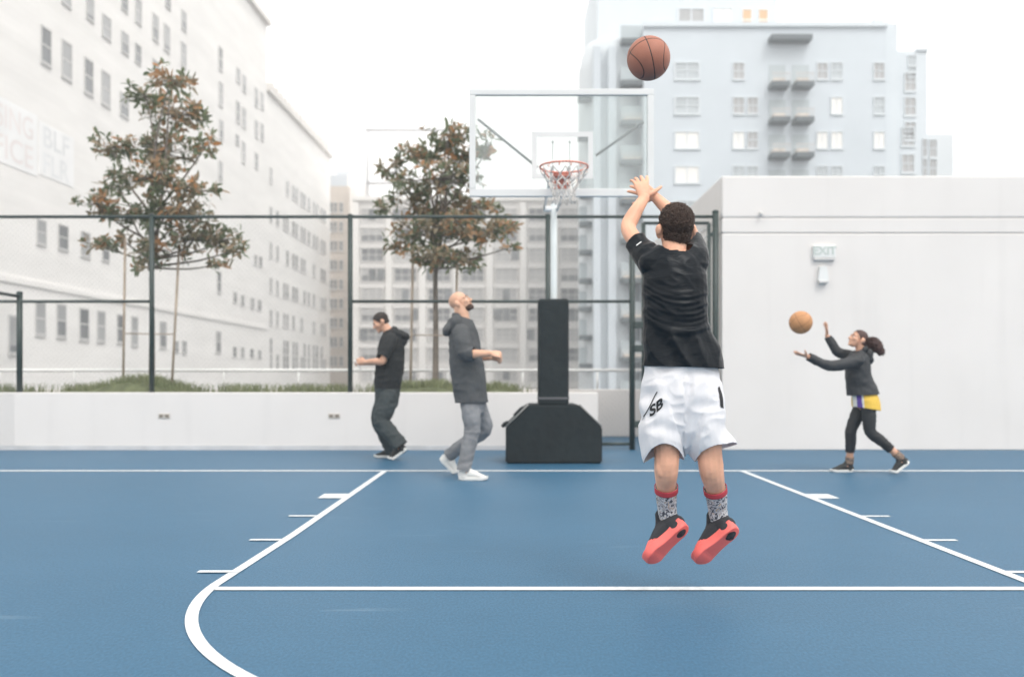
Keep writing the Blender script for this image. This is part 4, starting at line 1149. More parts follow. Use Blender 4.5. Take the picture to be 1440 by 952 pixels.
def shirt_fold(c, n):
    px = CX + c.x*FPX/c.y; py = HY - (c.z-CH)*FPX/c.y
    back = max(0, -n.y)
    # curved drag folds between the shoulder blades and the small of the back
    u = (px-949)/46.0
    yy = py + 15*(u-.25)**2
    w1 = sm(402, 420, yy)*(1-sm(462, 472, yy))*back
    f = .0036*w1*(math.sin(yy*.80 + 2.6*noise.noise(V((c.x*8, c.y*8, c.z*10)))) )*max(0.12, .45+1.1*noise.noise(c*8+V((3,1,2)))) + .0035*w1*ridged(V((px*.010+2*u*u*.1, yy*.060, 0)), (1, 1, 1), 7)
    # slanted pulls from the left armpit
    f += .0055*(1-sm(425, 470, py))*ridged(V((px*.02+py*.012, py*.05-px*.02, c.y*2)), (1.6, 1.2, 1), 4)
    # broad drape of the loose lower half
    lo_ = sm(455, 480, py)
    f += lo_*(.0165*ridged(V((px*.030-py*.010, py*.013, c.y*2.2)), (1.0, 1.0, 1.0), 9) + .0030*ridged(V((px*.06+py*.03, py*.035, c.y*4)), (1, 1, 1), 2))
    f += .0095*math.exp(-((yy-468)/4.0)**2)*back*(.4+.6*sm(-.8, .3, u))
    f += .0018*noise.noise(c*20)
    return f
displace(me, shirt_fold)
displace(me, lambda c, n: 0.0)
# hem, neck, sleeve ends
cut(me, [(B(959, 516.5), V((-.03, 0, -1)), B(959, 540), .45)])
cut(me, [(B(949, 355.5, -.05), V((0, -.30, 1)).normalized(), B(949, 344, .0), .076)])
for c, d, cc in ((B(893.5, 340, .112), (B(888, 332, .135)-B(902, 350, .085)).normalized(), B(884, 327, .15)), (B(974, 341, .138), (B(970, 330, .18)-B(977, 350, .10)).normalized(), B(966, 322, .21))):
    cut(me, [(c, d, cc, .10)])
me = shell(me, .0035)
shirt = link('shirt', me, M_shirt, boy, bbase)
# hem band of the shirt and the small white sleeve mark
from mathutils.bvhtree import BVHTree
def decal(target_me, base, outline_me, place, ray, mat_, parent, name='lettering', off=.0018, sub=3):
    """lay a flat text/shape mesh (x right, y up) on a surface by dropping it along `ray`"""
    bm = bmesh.new(); bm.from_mesh(outline_me); bmesh.ops.triangulate(bm, faces=bm.faces)
    for _ in range(sub): 
        es = [e for e in bm.edges if e.calc_length() > .006]
        if es: bmesh.ops.subdivide_edges(bm, edges=es, cuts=1); bmesh.ops.triangulate(bm, faces=bm.faces)
    tb = bmesh.new(); tb.from_mesh(target_me); bvh = BVHTree.FromBMesh(tb)
    for v in bm.verts:
        w_ = place @ v.co
        loc, nrm, i, dist = bvh.ray_cast(w_ - V(base) - ray*.45, ray, 2.0)
        if loc is None: loc, nrm, i, dist = bvh.find_nearest(w_ - V(base) + ray*.3)
        if nrm.dot(ray) > 0: nrm = -nrm
        v.co = loc + nrm*off - ray*.0006
    tb.free()
    me = bpy.data.meshes.new(name); bm.to_mesh(me); bm.free()
    return link(name, me, mat_, parent)
def view_place(px, py, dy, rot=0.0, shear=0.0):
    """upright frame facing the court side, at a point beside the surface"""
    return Matrix.Translation(B(px, py, dy)) @ Matrix.Rotation(R(90), 4, 'X') @ Matrix.Rotation(R(rot), 4, 'Z')
def shape_mesh(polys):
    bm = bm_new()
    for pl_ in polys: bm.faces.new([bm.verts.new((x, y, 0)) for x, y in pl_])
    me = bpy.data.meshes.new('s'); bm.to_mesh(me); bm.free(); return me
ray = V((.12, 1, 0)).normalized()
decal(shirt.data, bbase, shape_mesh([[(-.014, -.003), (.014, .003), (.014, .0075), (-.014, .0015)]]), view_place(899, 343.5, .03, 24), V((0, 1, 0)), mat('white_print', (.75, .75, .75), .6), shirt, 'sleeve_mark')
# shorts ----------------------------------------------------------
bm = bm_new()
chain(bm, [B(957, 500), B(957, 525), B(958, 555), B(958, 585)], [(.150, .108), (.168, .12), (.184, .132), (.172, .125)], X, 28, 4)
chain(bm, [B(935, 545, 0), B(931, 580, -.01), B(931, 612, -.02), B(936, 640, -.02), B(939, 680, -.02)], [(.098, .115), (.096, .112), (.092, .106), (.080, .102), (.074, .10)], X, 22, 4)
chain(bm, [B(983, 545, 0), B(988, 580, -.01), B(994, 610, -.02), B(1007, 636, -.02), B(1021, 678, -.02)], [(.100, .115), (.098, .112), (.094, .106), (.092, .100), (.098, .10)], V((1, 0, .3)), 22, 4)
me = fuse(bm, .0048, 7)
def short_fold(c, n):
    px = CX + c.x*FPX/c.y; py = HY - (c.z-CH)*FPX/c.y
    side_ = -1 if px < 962 + (py-540)*.02 else 1
    f = .0090*ridged(V((px*.050 + side_*py*.012, py*.007, c.y*3)), (1, 1, 1), 6+side_)*sm(520, 560, py)
    f += .0085*(1-sm(604, 630, py))*ridged(V((px*.02 + side_*py*.03, py*.035 - side_*px*.02, c.y*3)), (1, 1, 1), 2)
    f += .003*noise.noise(c*16)
    # the seat seam pulls in between the legs
    seam = math.exp(-((px-(972-(py-530)*.12))/5.0)**2)*sm(525, 545, py)*max(0, -n.y)
    f -= .016*seam
    return f
displace(me, short_fold)
lc, rc = B(936, 630, 0), B(1006, 628, 0)
_px = lambda c: CX + c.x*FPX/c.y
_py = lambda c: HY - (c.z-CH)*FPX/c.y
cut(me, [(B(937, 632, -.02), V((-.04, -.30, -1)).normalized(), lambda c: _px(c) < 963 and _py(c) > 590, 0)])
cut(me, [(B(1004, 631, -.02), V((.34, -.28, -1)).normalized(), lambda c: _px(c) >= 961 and _py(c) > 585, 0)])
# flare of the right hem
def flare(c, n):
    px = CX + c.x*FPX/c.y; py = HY - (c.z-CH)*FPX/c.y
    return .024*sm(596, 632, py)*sm(1005, 1024, px)
displace(me, flare)
for v in me.vertices:      # the hem hangs lower at the sides of each leg
    px, py = _px(v.co), _py(v.co)
    if py > 590:
        u = (px-(936 if px < 963 else 1003))/(24 if px < 963 else 30)
        v.co.z -= .036*sm(596, 632, py)*min(1.3, abs(u))**2.2*(1 if (px < 985 or px < 963) else .55)
me = shell(me, .003)
shorts = link('shorts', me, M_short, boy, bbase)
_t = text_mesh('SB', .066, 0, .0022)
for v in _t.vertices: v.co.x *= .80; v.co.y += v.co.x*.85
decal(shorts.data, bbase, _t, view_place(923, 573, -.11, 0), V((0, 1, 0)), M_ink, shorts, 'lettering', .0022)
decal(shorts.data, bbase, shape_mesh([[(-.032, -.064), (-.029, -.066), (.032, .064), (.029, .066)]]), view_place(914.5, 571, -.10, 0), V((0, 1, 0)), M_ink, shorts, 'stripe', .0022)
decal(shorts.data, bbase, shape_mesh([[(-.02, -.045), (.004, -.05), (.012, .02), (.002, .05), (-.012, .045), (-.02, 0)]]), Matrix.Translation(B(1030, 559, -.12)) @ Matrix.Rotation(R(90), 4, 'Z') @ Matrix.Rotation(R(90), 4, 'X'), V((-1, .55, 0)).normalized(), M_ink, shorts, 'emblem', .0022)
# socks -----------------------------------------------------------
M_red = mat('sock_red', (.45, .045, .06), .85, .1, 30); M_navy = mat('sock_navy', (.015, .015, .03), .85)
def sockmat():
    m = mat('sock_print', (.5, .5, .5), .9)
    N, L, b = nodes(m)
    tc = N.new('ShaderNodeTexCoord'); n = N.new('ShaderNodeTexNoise'); n.inputs['Scale'].default_value = 34; n.inputs['Detail'].default_value = 2; n.inputs['Distortion'].default_value = 2.2
    L.new(tc.outputs['Object'], n.inputs['Vector']); r = N.new('ShaderNodeValToRGB'); r.color_ramp.interpolation = 'CONSTANT'
    e = r.color_ramp.elements; e[0].color = (.05, .055, .07, 1); e[0].position = 0; e[1].position = .44; e[1].color = (.33, .33, .36, 1)
    for p_, c_ in ((.50, (.62, .60, .60, 1)), (.58, (.30, .31, .35, 1)), (.64, (.50, .36, .22, 1))):
        x = e.new(p_); x.color = c_
    L.new(n.outputs[0], r.inputs[0]); L.new(r.outputs[0], b.inputs['Base Color']); return m
M_sock = sockmat(); M_sockin = mat('sock_pink', (.75, .25, .25), .85)
for pts, rr_, A in (([B(937, 684, .035), B(937, 700, .065), B(938, 714, .09), LA + V((0,0,-.02))], [.0485, .0455, .042, .04], LA),
                    ([B(1005.5, 686, .035), B(1008, 702, .065), B(1009, 715, .09), RA + V((0,0,-.02))], [.0485, .0455, .042, .04], RA)):
    bm = bm_new(); chain(bm, pts, rr_, X, 24, 6, cap=False); bmesh.ops.recalc_face_normals(bm, faces=bm.faces)
    me = to_mesh(bm, 'sock', True); me = evaluated(me, [('SOLIDIFY', dict(thickness=.003, offset=1))]); sk = link('sock', (me.shade_smooth(), me)[1], M_sock, boy, bbase)
    d = (pts[1]-pts[0]).normalized()
    bm = bm_new(); L_ = [pts[0]-d*.003, pts[0]+d*.006, pts[0]+d*.0061, pts[0]+d*.010, pts[0]+d*.0101, pts[0]+d*.017, pts[0]+d*.0171, pts[0]+d*.021, pts[0]+d*.0211, pts[0]+d*.026]
    rg = chain(bm, L_, [.053]*len(L_), X, 24, 1, cap=False)
    for f in bm.faces:
        t = (f.calc_center_median()-pts[0]).dot(d)
        f.material_index = 0 if t < .006 else (1 if t < .010 else (2 if t < .017 else (1 if t < .021 else 0)))
        if t > .0211: f.material_index = 1
    me = to_mesh(bm, 'band', True); me = evaluated(me, [('SOLIDIFY', dict(thickness=.002, offset=1))]); link('cuff_band', me, [M_red, M_navy, M_sockin], sk, bbase)
# shoes
M_coral = mat('coral_rubber', (.80, .145, .125), .5, .08, 10, .1, 80); M_tread = mat('coral_tread', (.72, .12, .105), .55, .1, 14, .9, 260)
M_cup = mat('shoe_black_knit', (.018, .019, .024), .7, .2, 40, .3, 300); M_lace = mat('shoe_lace_dark', (.05, .03, .035), .8)
def arc_strip(cx, cy, r, a0, a1, w0, w1, n=10):
    out = []
    for k in range(n):
        t0, t1 = k/n, (k+1)/n
        q0, q1 = R(a0+(a1-a0)*t0), R(a0+(a1-a0)*t1); h0, h1 = w0+(w1-w0)*t0, w0+(w1-w0)*t1
        out.append([(cx+(r-h0)*math.cos(q0), cy+(r-h0)*math.sin(q0)), (cx+(r+h0)*math.cos(q0), cy+(r+h0)*math.sin(q0)), (cx+(r+h1)*math.cos(q1), cy+(r+h1)*math.sin(q1)), (cx+(r-h1)*math.cos(q1), cy+(r-h1)*math.sin(q1))])
    return out
BSH = (.90, 1.20, 1.12)
for key in ('L', 'R'):
    upm, solem = make_shoe(boy, bbase, FRM[key], BSH, M_cup, M_coral, M_lace, .028, -8, .038, M_tread, M_coral)
    # pull tab behind the heel
    bm = bm_new(); tube(bm, [(.012, -.012, .12), (-.004, -.008, .15), (-.004, .008, .15), (.012, .012, .12)], .004, 6)
    me = to_mesh(bm, 'tab', True); me.transform(FRM[key] @ Matrix.Diagonal((*BSH, 1))); link('heel_tab', me, M_cup, upm, bbase)
    if key == 'R':
        me = shape_mesh(arc_strip(.060, .004, .020, 20, 200, .003, .002) + arc_strip(.074, -.004, .016, 190, 380, .003, .002) + arc_strip(.062, .002, .009, 0, 260, .0025, .002) + arc_strip(.082, .004, .012, -80, 120, .0025, .0015) + arc_strip(.072, -.012, .010, 120, 330, .0025, .0015))
        # under the heel, facing down
        for v in me.vertices: v.co = V((v.co.x-.012, v.co.y, -.0022 + .006*max(0, (.05-(v.co.x-.012))/.05)**2))
        me.transform(FRM[key] @ Matrix.Diagonal((*BSH, 1))); link('sole_emblem', me, M_ink, solem, bbase)
# ---------------------------------------------------------------- helpers for the three players further back
def cloth_mat(name, col, rough=.8, bscale=180, var=.12, fold=.35):
    m = mat(name, col, rough, var, 5)
    N, L, b = nodes(m)
    tc = N.new('ShaderNodeTexCoord'); n = N.new('ShaderNodeTexNoise'); n.inputs['Scale'].default_value = 13; n.inputs['Detail'].default_value = 4; n.inputs['Distortion'].default_value = .8
    L.new(tc.outputs['Object'], n.inputs['Vector'])
    bp = N.new('ShaderNodeBump'); bp.inputs['Strength'].default_value = fold; bp.inputs['Distance'].default_value = .015; L.new(n.outputs[0], bp.inputs['Height'])
    v = N.new('ShaderNodeTexNoise'); v.inputs['Scale'].default_value = bscale; L.new(tc.outputs['Object'], v.inputs['Vector'])
    b2 = N.new('ShaderNodeBump'); b2.inputs['Strength'].default_value = .3; b2.inputs['Distance'].default_value = .002; L.new(v.outputs[0], b2.inputs['Height']); L.new(bp.outputs[0], b2.inputs['Normal']); L.new(b2.outputs[0], b.inputs['Normal'])
    return m
def folds(amp, seed, fx_=6, fz=10):
    def fn(c, n):
        return amp*(.65*ridged(c, (fx_, fx_, fz), seed) + .35*noise.noise(V((c.x*18+seed, c.y*18, c.z*22))))
    return fn
def heel_frame(heel, toe, up=V((0,0,1))): return frame(heel, toe-heel, up)
def sp_(M, s, x, y, z): return M @ V((x*s, y*s, z*s))
X = V((1, 0, 0)); Yv = V((0, 1, 0))
def leg_tubes(bm, hip, knee, M, s, hs, rads):
    ank = sp_(M, s, .048, 0, .105)
    k2 = knee.lerp(ank, .28)
    limb(bm, [hip, hip.lerp(knee, .5), knee, k2, knee.lerp(ank, .8), ank], rads, X)
    chain(bm, [ank, sp_(M, s, .09, 0, .06), sp_(M, s, .16, 0, .045)], [.036*s, .034*s, .024*s], Yv, 10, 3)
    return ank

# ================================================================ bald man in the grey hooded top
Y0 = 9.42
def Q(px, py, dy=0.0): return P(px, py, Y0+dy)
mb = V((Q(660, 0).x, Y0, 0))
S1 = 1.06
fA_Y = 9.29; hA = P(645, 0, fA_Y); hA.z = 0; MA = heel_frame(hA, hA+V((1, -.10, 0)))
pit = R(-47); hB = P(617, 0, 9.82); hB.z = .168; MB_ = heel_frame(hB, hB+V((math.cos(pit), .05, math.sin(pit))))
M_mskin = skin('light_brown_skin', (.64, .37, .25))
bm = bm_new()
chain(bm, [Q(663, 562), Q(661, 545), Q(657, 515), Q(653, 485), Q(651, 465), Q(650, 456)], [(.13, .17), (.13, .17), (.125, .165), (.125, .18), (.10, .17), (.07, .08)], X, 18, 4)
H = head_frame(Q(647.5, 426), V((.80, -.14, .48)))
chain(bm, [Q(651, 458), Q(650, 446), Q(648, 433)], [.08, .076, .074], X, 16, 3); add_head(bm, H, S1)
eN, wN = Q(655, 499, -.27), Q(689, 497, -.33); eF, wF = Q(662, 500, .22), Q(690, 503, .08)
limb(bm, [Q(649, 468, -.17), Q(652, 483, -.23), eN, eN.lerp(wN, .35)+V((0,0,.004)), wN], [.065, .055, .046, .047, .031])
limb(bm, [Q(653, 468, .17), Q(657, 484, .22), eF, eF.lerp(wF, .35), wF], [.065, .055, .046, .047, .031])
add_hand.back = V((.1, -.6, .7)); add_hand(bm, wN, V((1, .05, -.12)), V((.1, .55, .8)), 1.05, (55, 75, 50), 3, (.75, .5, -.4), 35)
add_hand.back = V((.1, .6, .7)); add_hand(bm, wF, V((1, -.1, -.1)), V((.1, -.6, .8)), 1.05, (50, 70, 45), 3, (.75, .5, -.4), 35)
add_hand.back = None
lr = [.078, .080, .065, .062, .045, .042]
kA, kB = Q(664, 606, -.10), Q(681, 604, .22)
leg_tubes(bm, Q(661, 552, -.09), kA, MA, S1, 0, lr); leg_tubes(bm, Q(668, 552, .10), kB, MB_, S1, 0, lr)
me = fuse(bm, .0052, 3)
man1 = link('person', (me.shade_smooth(), me)[1], M_mskin, None, mb)
tag(man1, 'bald bearded man in a grey hooded top walking beside the hoop and looking up', 'person')
add_eyes(H, S1, man1, mb, M_iris)
# beard
bm = bm_new(); Rm = hrot(H)
ell(bm, hpt(H, 0, .047, -.078, S1), (.051*S1, .049*S1, .036*S1), Rm, 24, 16); ell(bm, hpt(H, 0, .078, -.092, S1), (.027*S1, .022*S1, .024*S1), Rm); ell(bm, hpt(H, 0, .088, -.046, S1), (.026*S1, .010*S1, .006*S1), Rm)
me = fuse(bm, .0045, 2); displace(me, lambda c, n: .002*noise.noise(c*160)); me.shade_smooth()
cut(me, [(hpt(H, 0, .04, -.060, S1), (H[3]*.9 - H[2]*.25).normalized(), hpt(H, 0, 0, -.03, S1), .066)])
link('beard', me, mat('beard_hair', (.075, .042, .030), .8), man1, mb)
# hooded top
M_hood = cloth_mat('grey_fleece', (.072, .076, .080), .9)
bm = bm_new()
tors = [(650, 446, .075, .085), (651, 455, .115, .14), (652, 466, .142, .185), (653, 483, .158, .205), (656, 510, .174, .205), (660, 540, .174, .20), (663, 564, .168, .195), (664, 578, .165, .195)]
chain(bm, [Q(x, y) for x, y, a, b in tors], [(a, b) for x, y, a, b in tors], X, 26, 4)
chain(bm, [Q(649, 468, -.17), Q(651, 482, -.235), Q(655, 497, -.265), Q(666, 497, -.29), Q(676, 497, -.31)], [.088, .083, .078, .066, .062], X, 18, 4)
chain(bm, [Q(653, 468, .17), Q(657, 484, .225), Q(662, 499, .22), Q(672, 501, .17), Q(680, 502, .13)], [.088, .083, .078, .066, .062], X, 18, 4)
chain(bm, [Q(643, 453, -.10), Q(636, 458, 0), Q(643, 453, .10)], [(.07, .06), (.075, .06), (.07, .06)], V((0,0,1)), 16, 4)
ell(bm, Q(631, 462), (.05, .125, .085), Matrix.Rotation(R(28), 3, 'Y'))
for k in range(9):
    a = math.pi*(.18+.64*k/8)
    ell(bm, Q(650, 446)+V((-.080*math.sin(a)+.01, .090*math.cos(a), 0)), (.036, .036, .052))
me = fuse(bm, .0065, 8); displace(me, folds(.012, 3.0, 5, 9))
cut(me, [(Q(663, 566), V((.02, 0, -1)).normalized(), Q(663, 580), .40)])
cut(me, [(Q(667, 497, -.29), (Q(676, 497, -.31)-Q(666, 497, -.29)).normalized(), Q(680, 497, -.32), .12), (Q(673, 501, .165), (Q(680, 502, .13)-Q(672, 501, .17)).normalized(), Q(684, 502, .11), .12)])
cut(me, [(Q(651, 446), V((.30, 0, 1)).normalized(), Q(653, 440), .115)])
me = shell(me, .006); top = link('hooded_top', me, M_hood, man1, mb)
M_jean = cloth_mat('grey_denim', (.205, .21, .22), .85, 240, .22, .5)
bm = bm_new(); chain(bm, [Q(663, 535), Q(664, 555), Q(665, 572)], [(.11, .14), (.13, .155), (.13, .16)], X, 22, 3)
aA, aB = sp_(MA, S1, .045, 0, .10), sp_(MB_, S1, .040, 0, .10)
chain(bm, [Q(661, 560, -.09), Q(663, 585, -.10), kA, kA.lerp(aA, .55), aA, aA+(aA-kA)*.1], [.085, .096, .080, .072, .068, .068], X, 18, 4)
chain(bm, [Q(669, 560, .10), Q(676, 583, .17), kB, kB.lerp(aB, .55), aB, aB+(aB-kB)*.1], [.085, .092, .080, .070, .066, .066], X, 18, 4)
me = fuse(bm, .0062, 6)
displace(me, lambda c, n: .007*ridged(c, (7, 7, 13), 2.0)*(1 if c.z < .5 else .5) + .004*noise.noise(c*24))
cut(me, [(aA-V((0,0,.012)), (aA-kA).normalized(), aA+(aA-kA)*.15, .15), (aB, (aB-kB).normalized(), aB+(aB-kB)*.15, .15)])
me = shell(me, .005); link('jeans', me, M_jean, man1, mb)
M_wsh = mat('white_shoe', (.70, .69, .66), .6, .06, 9, .2, 120); M_wso = mat('white_sole', (.74, .73, .70), .55, .05, 9)
make_shoe(man1, mb, MA, S1, M_wsh, M_wso, M_wsh, .01, 0, .032); make_shoe(man1, mb, MB_, S1, M_wsh, M_wso, M_wsh, .01, 45, .032)

# ================================================================ man in the black hooded top
Y0 = 11.72
mb = V((Q(546, 0).x, Y0, 0)); S2 = 1.04
pit = R(-36); hA = P(573, 0, 11.56); hA.z = .135; MA = heel_frame(hA, hA+V((-math.cos(pit), .04, math.sin(pit))))
hB = P(557, 0, 11.98); hB.z = 0; MB_ = heel_frame(hB, hB+V((-1, .08, 0)))
M_sk2 = skin('tan_skin', (.60, .335, .225))
bm = bm_new()
chain(bm, [Q(545, 552), Q(546, 540), Q(548, 515), Q(550, 490), Q(551, 476), Q(549, 468)], [(.13, .17), (.13, .17), (.13, .165), (.13, .18), (.10, .17), (.07, .08)], X, 18, 4)
H = head_frame(Q(535.5, 453), V((-.84, -.12, -.42)))
chain(bm, [Q(551, 474), Q(545, 465), Q(538, 455)], [.072, .064, .062], X, 16, 3); add_head(bm, H, S2)
eN, wN = Q(538, 508, -.275), Q(514, 509, -.17); eF, wF = Q(541, 508, .275), Q(513, 511, .06)
limb(bm, [Q(549, 479, -.18), Q(544, 492, -.245), eN, eN.lerp(wN, .35), wN], [.065, .055, .046, .046, .030])
limb(bm, [Q(550, 479, .18), Q(545, 492, .24), eF, eF.lerp(wF, .35), wF], [.065, .055, .046, .046, .030])
add_hand.back = V((0, -.8, .3)); add_hand(bm, wN, V((-1, .25, .12)), V((0, .2, 1)), 1.0, (30, 45, 30), 3, (.7, .6, -.3), 25)
add_hand.back = V((0, .7, -.3)); add_hand(bm, wF, V((-1, -.1, .05)), V((0, -.2, 1)), 1.0, (35, 45, 30), 3, (.7, .6, -.3), 25)
add_hand.back = None
kA, kB = Q(537, 593, -.11), Q(533, 590, .10)
leg_tubes(bm, Q(546, 552, -.09), kA, MA, S2, 0, lr); leg_tubes(bm, Q(545, 552, .09), kB, MB_, S2, 0, lr)
me = fuse(bm, .0055, 3)
man2 = link('person', (me.shade_smooth(), me)[1], M_sk2, None, mb)
tag(man2, 'man in a black hooded top walking head down by the white wall', 'person')
add_eyes(H, S2, man2, mb, M_iris)
bm = bm_new(); Rm = hrot(H)
ell(bm, hpt(H, 0, -.014, .038, S2), (.078*S2, .098*S2, .084*S2), Rm, 32, 22); ell(bm, hpt(H, 0, -.040, -.020, S2), (.068*S2, .064*S2, .066*S2), Rm, 24, 16)
me = fuse(bm, .0045, 3); displace(me, lambda c, n: .003*noise.noise(c*130))
cut(me, [(hpt(H, 0, .058, .050, S2), (H[2]*.78 - H[3]*.63).normalized(), H[0], 1.0), (hpt(H, 0, -.06, -.045, S2), (-H[3]*.95 - H[2]*.1).normalized(), H[0], 1.0)])
me.shade_smooth(); link('hair', me, mat('short_dark_hair', (.028, .02, .016), .7, .3, 60, .5, 200), man2, mb)
M_blk = cloth_mat('black_fleece', (.014, .016, .017), .85)
bm = bm_new()
tors = [(548, 464, .075, .08), (550, 470, .12, .15), (551, 478, .150, .19), (550, 492, .172, .21), (548, 515, .182, .205), (545, 540, .172, .20), (544, 558, .165, .195)]
chain(bm, [Q(x, y) for x, y, a, b in tors], [(a, b) for x, y, a, b in tors], X, 26, 4)
chain(bm, [Q(549, 478, -.18), Q(544, 491, -.245), Q(539, 503, -.275), Q(536, 512, -.285)], [.088, .078, .070, .068], X, 18, 4)
chain(bm, [Q(550, 478, .18), Q(545, 491, .245), Q(541, 503, .275), Q(538, 512, .285)], [.088, .078, .070, .068], X, 18, 4)
chain(bm, [Q(556, 469, -.10), Q(563, 474, 0), Q(556, 469, .10)], [(.06, .06), (.09, .075), (.06, .06)], V((0,0,1)), 16, 4)
ell(bm, Q(568, 473), (.075, .11, .055), Matrix.Rotation(R(20), 3, 'Y')); ell(bm, Q(566, 480), (.06, .10, .07))
for k in range(9):
    a = math.pi*(.1+.8*k/8); ell(bm, Q(548, 465)+V((.075*math.sin(a), .085*math.cos(a), -.02*math.cos(2*a))), (.032, .032, .035))
me = fuse(bm, .0068, 8); displace(me, folds(.012, 8.0, 5, 9))
cut(me, [(Q(545, 546), V((-.02, 0, -1)).normalized(), Q(545, 560), .40)])
for s in (-1, 1):
    a, b2 = Q(540, 501, s*.27), Q(536.5, 511, s*.283); cut(me, [(a, (b2-a).normalized(), b2+V((-.02, s*.045, 0)), .105)])
cut(me, [(Q(545, 465), V((-.45, 0, 1)).normalized(), Q(541, 460), .11)])
me = shell(me, .006); link('hooded_top', me, M_blk, man2, mb)
M_trs = cloth_mat('dark_green_grey_twill', (.040, .050, .052), .8, 240, .25, .5)
bm = bm_new(); chain(bm, [Q(545, 530), Q(545, 548), Q(544, 564)], [(.145, .165), (.16, .18), (.15, .17)], X, 22, 3)
aA, aB = sp_(MA, S2, .040, 0, .085), sp_(MB_, S2, .045, 0, .085)
chain(bm, [Q(546, 555, -.09), Q(542, 575, -.10), kA, kA.lerp(aA, .55), aA, aA+(aA-kA)*.1], [.112, .120, .105, .098, .098, .10], X, 18, 4)
chain(bm, [Q(544, 555, .09), Q(537, 575, .10), kB, kB.lerp(aB, .55), aB, aB+(aB-kB)*.1], [.112, .116, .10, .095, .095, .098], X, 18, 4)
me = fuse(bm, .0066, 6)
displace(me, lambda c, n: .010*ridged(c, (6, 6, 13), 5.0)*(1 if c.z < .5 else .6) + .004*noise.noise(c*24))
cut(me, [(aA, (aA-kA).normalized(), aA+(aA-kA)*.15, .18), (aB, (aB-kB).normalized(), aB+(aB-kB)*.15, .18)])
me = shell(me, .005); link('trousers', me, M_trs, man2, mb)
M_bsh = mat('black_shoe', (.018, .020, .020), .6, .1, 9, .2, 120); M_grn = mat('green_lace', (.05, .26, .10), .7)
make_shoe(man2, mb, MA, S2, M_bsh, M_wso, M_wso, .01, 34, .030); make_shoe(man2, mb, MB_, S2, M_bsh, M_wso, M_grn, .01, 0, .030)
c = wN.lerp(wF, .5) + V((-.10, 0, -.02))
bm = bm_new(); bbox(bm, -.038, .038, -.075, .075, -.005, .005, .004)
me = to_mesh(bm, 'phone'); me.transform(Matrix.Translation(c) @ Matrix.Rotation(R(55), 4, 'Y') @ Matrix.Rotation(R(80), 4, 'Z'))
ph = link('phone', me, mat('white_plastic', (.75, .74, .73), .3), None, c); tag(ph, 'small white phone held by the man in black', 'phone')

# ================================================================ girl reaching for the ball
Y0 = 9.98
mb = V((Q(1214, 0).x, Y0, 0)); S3 = .90
hF = P(1200, 0, 10.10); hF.z = 0; MF = heel_frame(hF, hF+V((-1, .04, 0)))
pit = R(-38); hN = P(1279.5, 0, 9.88); hN.z = .125; MN = heel_frame(hN, hN+V((-math.cos(pit), .03, math.sin(pit))))
M_sk3 = skin('warm_tan_skin', (.63, .355, .24))
bm = bm_new()
chain(bm, [Q(1217, 566), Q(1216, 552), Q(1211, 530), Q(1208, 513), Q(1208, 503), Q(1209, 497)], [(.10, .13), (.105, .135), (.085, .11), (.095, .125), (.08, .125), (.05, .06)], X, 18, 4)
H = head_frame(Q(1206.5, 477.5), V((-.86, -.12, .40))); HS3 = .93
chain(bm, [Q(1210, 502), Q(1210, 492), Q(1208, 482)], [.056, .05, .05], X, 16, 3); add_head(bm, H, HS3)
eN, wN = Q(1166, 514, -.22), Q(1135, 501, -.26); eF, wF = Q(1178, 494, .18), Q(1163, 472, .20)
limb(bm, [Q(1204, 506, -.13), Q(1186, 511, -.18), eN, eN.lerp(wN, .4), wN], [.05, .042, .035, .035, .025])
limb(bm, [Q(1205, 505, .13), Q(1192, 500, .17), eF, eF.lerp(wF, .4), wF], [.05, .042, .035, .035, .025])
add_hand.back = V((-.2, 0, -1)); add_hand(bm, wN, V((-.95, -.1, .22)), V((.1, -1, .25)), .92, (4, 12, 10), 9, (.5, .8, -.2), 8)
add_hand.back = V((1, 0, .1)); add_hand(bm, wF, V((-.06, .05, 1)), V((0, -1, 0)), .92, (4, 10, 8), 8, (.55, .75, -.2), 8)
add_hand.back = None
lr3 = [.072, .066, .052, .052, .038, .036]
kN, kF = Q(1224, 607, -.09), Q(1197, 604, .07)
leg_tubes(bm, Q(1220, 563, -.075), kN, MN, S3, 0, lr3); leg_tubes(bm, Q(1214, 563, .075), kF, MF, S3, 0, lr3)
me = fuse(bm, .0048, 3)
girl = link('person', (me.shade_smooth(), me)[1], M_sk3, None, mb)
tag(girl, 'girl with a curly ponytail reaching both arms towards a ball in the air', 'person')
add_eyes(H, HS3, girl, mb, M_iris)
M_ghair = mat('auburn_brown_hair', (.055, .022, .017), .55, .3, 40)
bm = bm_new(); Rm = hrot(H)
ell(bm, hpt(H, 0, -.014, .036, HS3), (.079*HS3, .099*HS3, .086*HS3), Rm, 32, 22); ell(bm, hpt(H, 0, -.045, -.018, HS3), (.068*HS3, .064*HS3, .062*HS3), Rm, 24, 16)
me = fuse(bm, .0045, 3); displace(me, lambda c, n: .004*noise.noise(c*90))
cut(me, [(hpt(H, 0, .052, .050, HS3), (H[2]*.72 - H[3]*.69).normalized(), H[0], 1.0), (hpt(H, 0, -.06, -.05, HS3), (-H[3]).normalized(), H[0], 1.0)])
bm = bm_new(); bm.from_mesh(me)
rnd = random.Random(4); c0_, c1_, c2_ = hpt(H, 0, -.10, .015, HS3), Q(1229, 483), Q(1238, 494)
for cc, r in ((c0_, .03), (c0_.lerp(c1_, .6), .045), (c1_, .062), (c1_.lerp(c2_, .5), .062), (c2_, .045)):
    tmp = bmesh.ops.create_icosphere(bm, subdivisions=4, radius=r, matrix=Matrix.Translation(cc))
    for v in tmp['verts']: 
        d = (v.co-cc).normalized(); v.co += d*(.012*noise.noise(v.co*45) + .006*noise.noise(v.co*110))
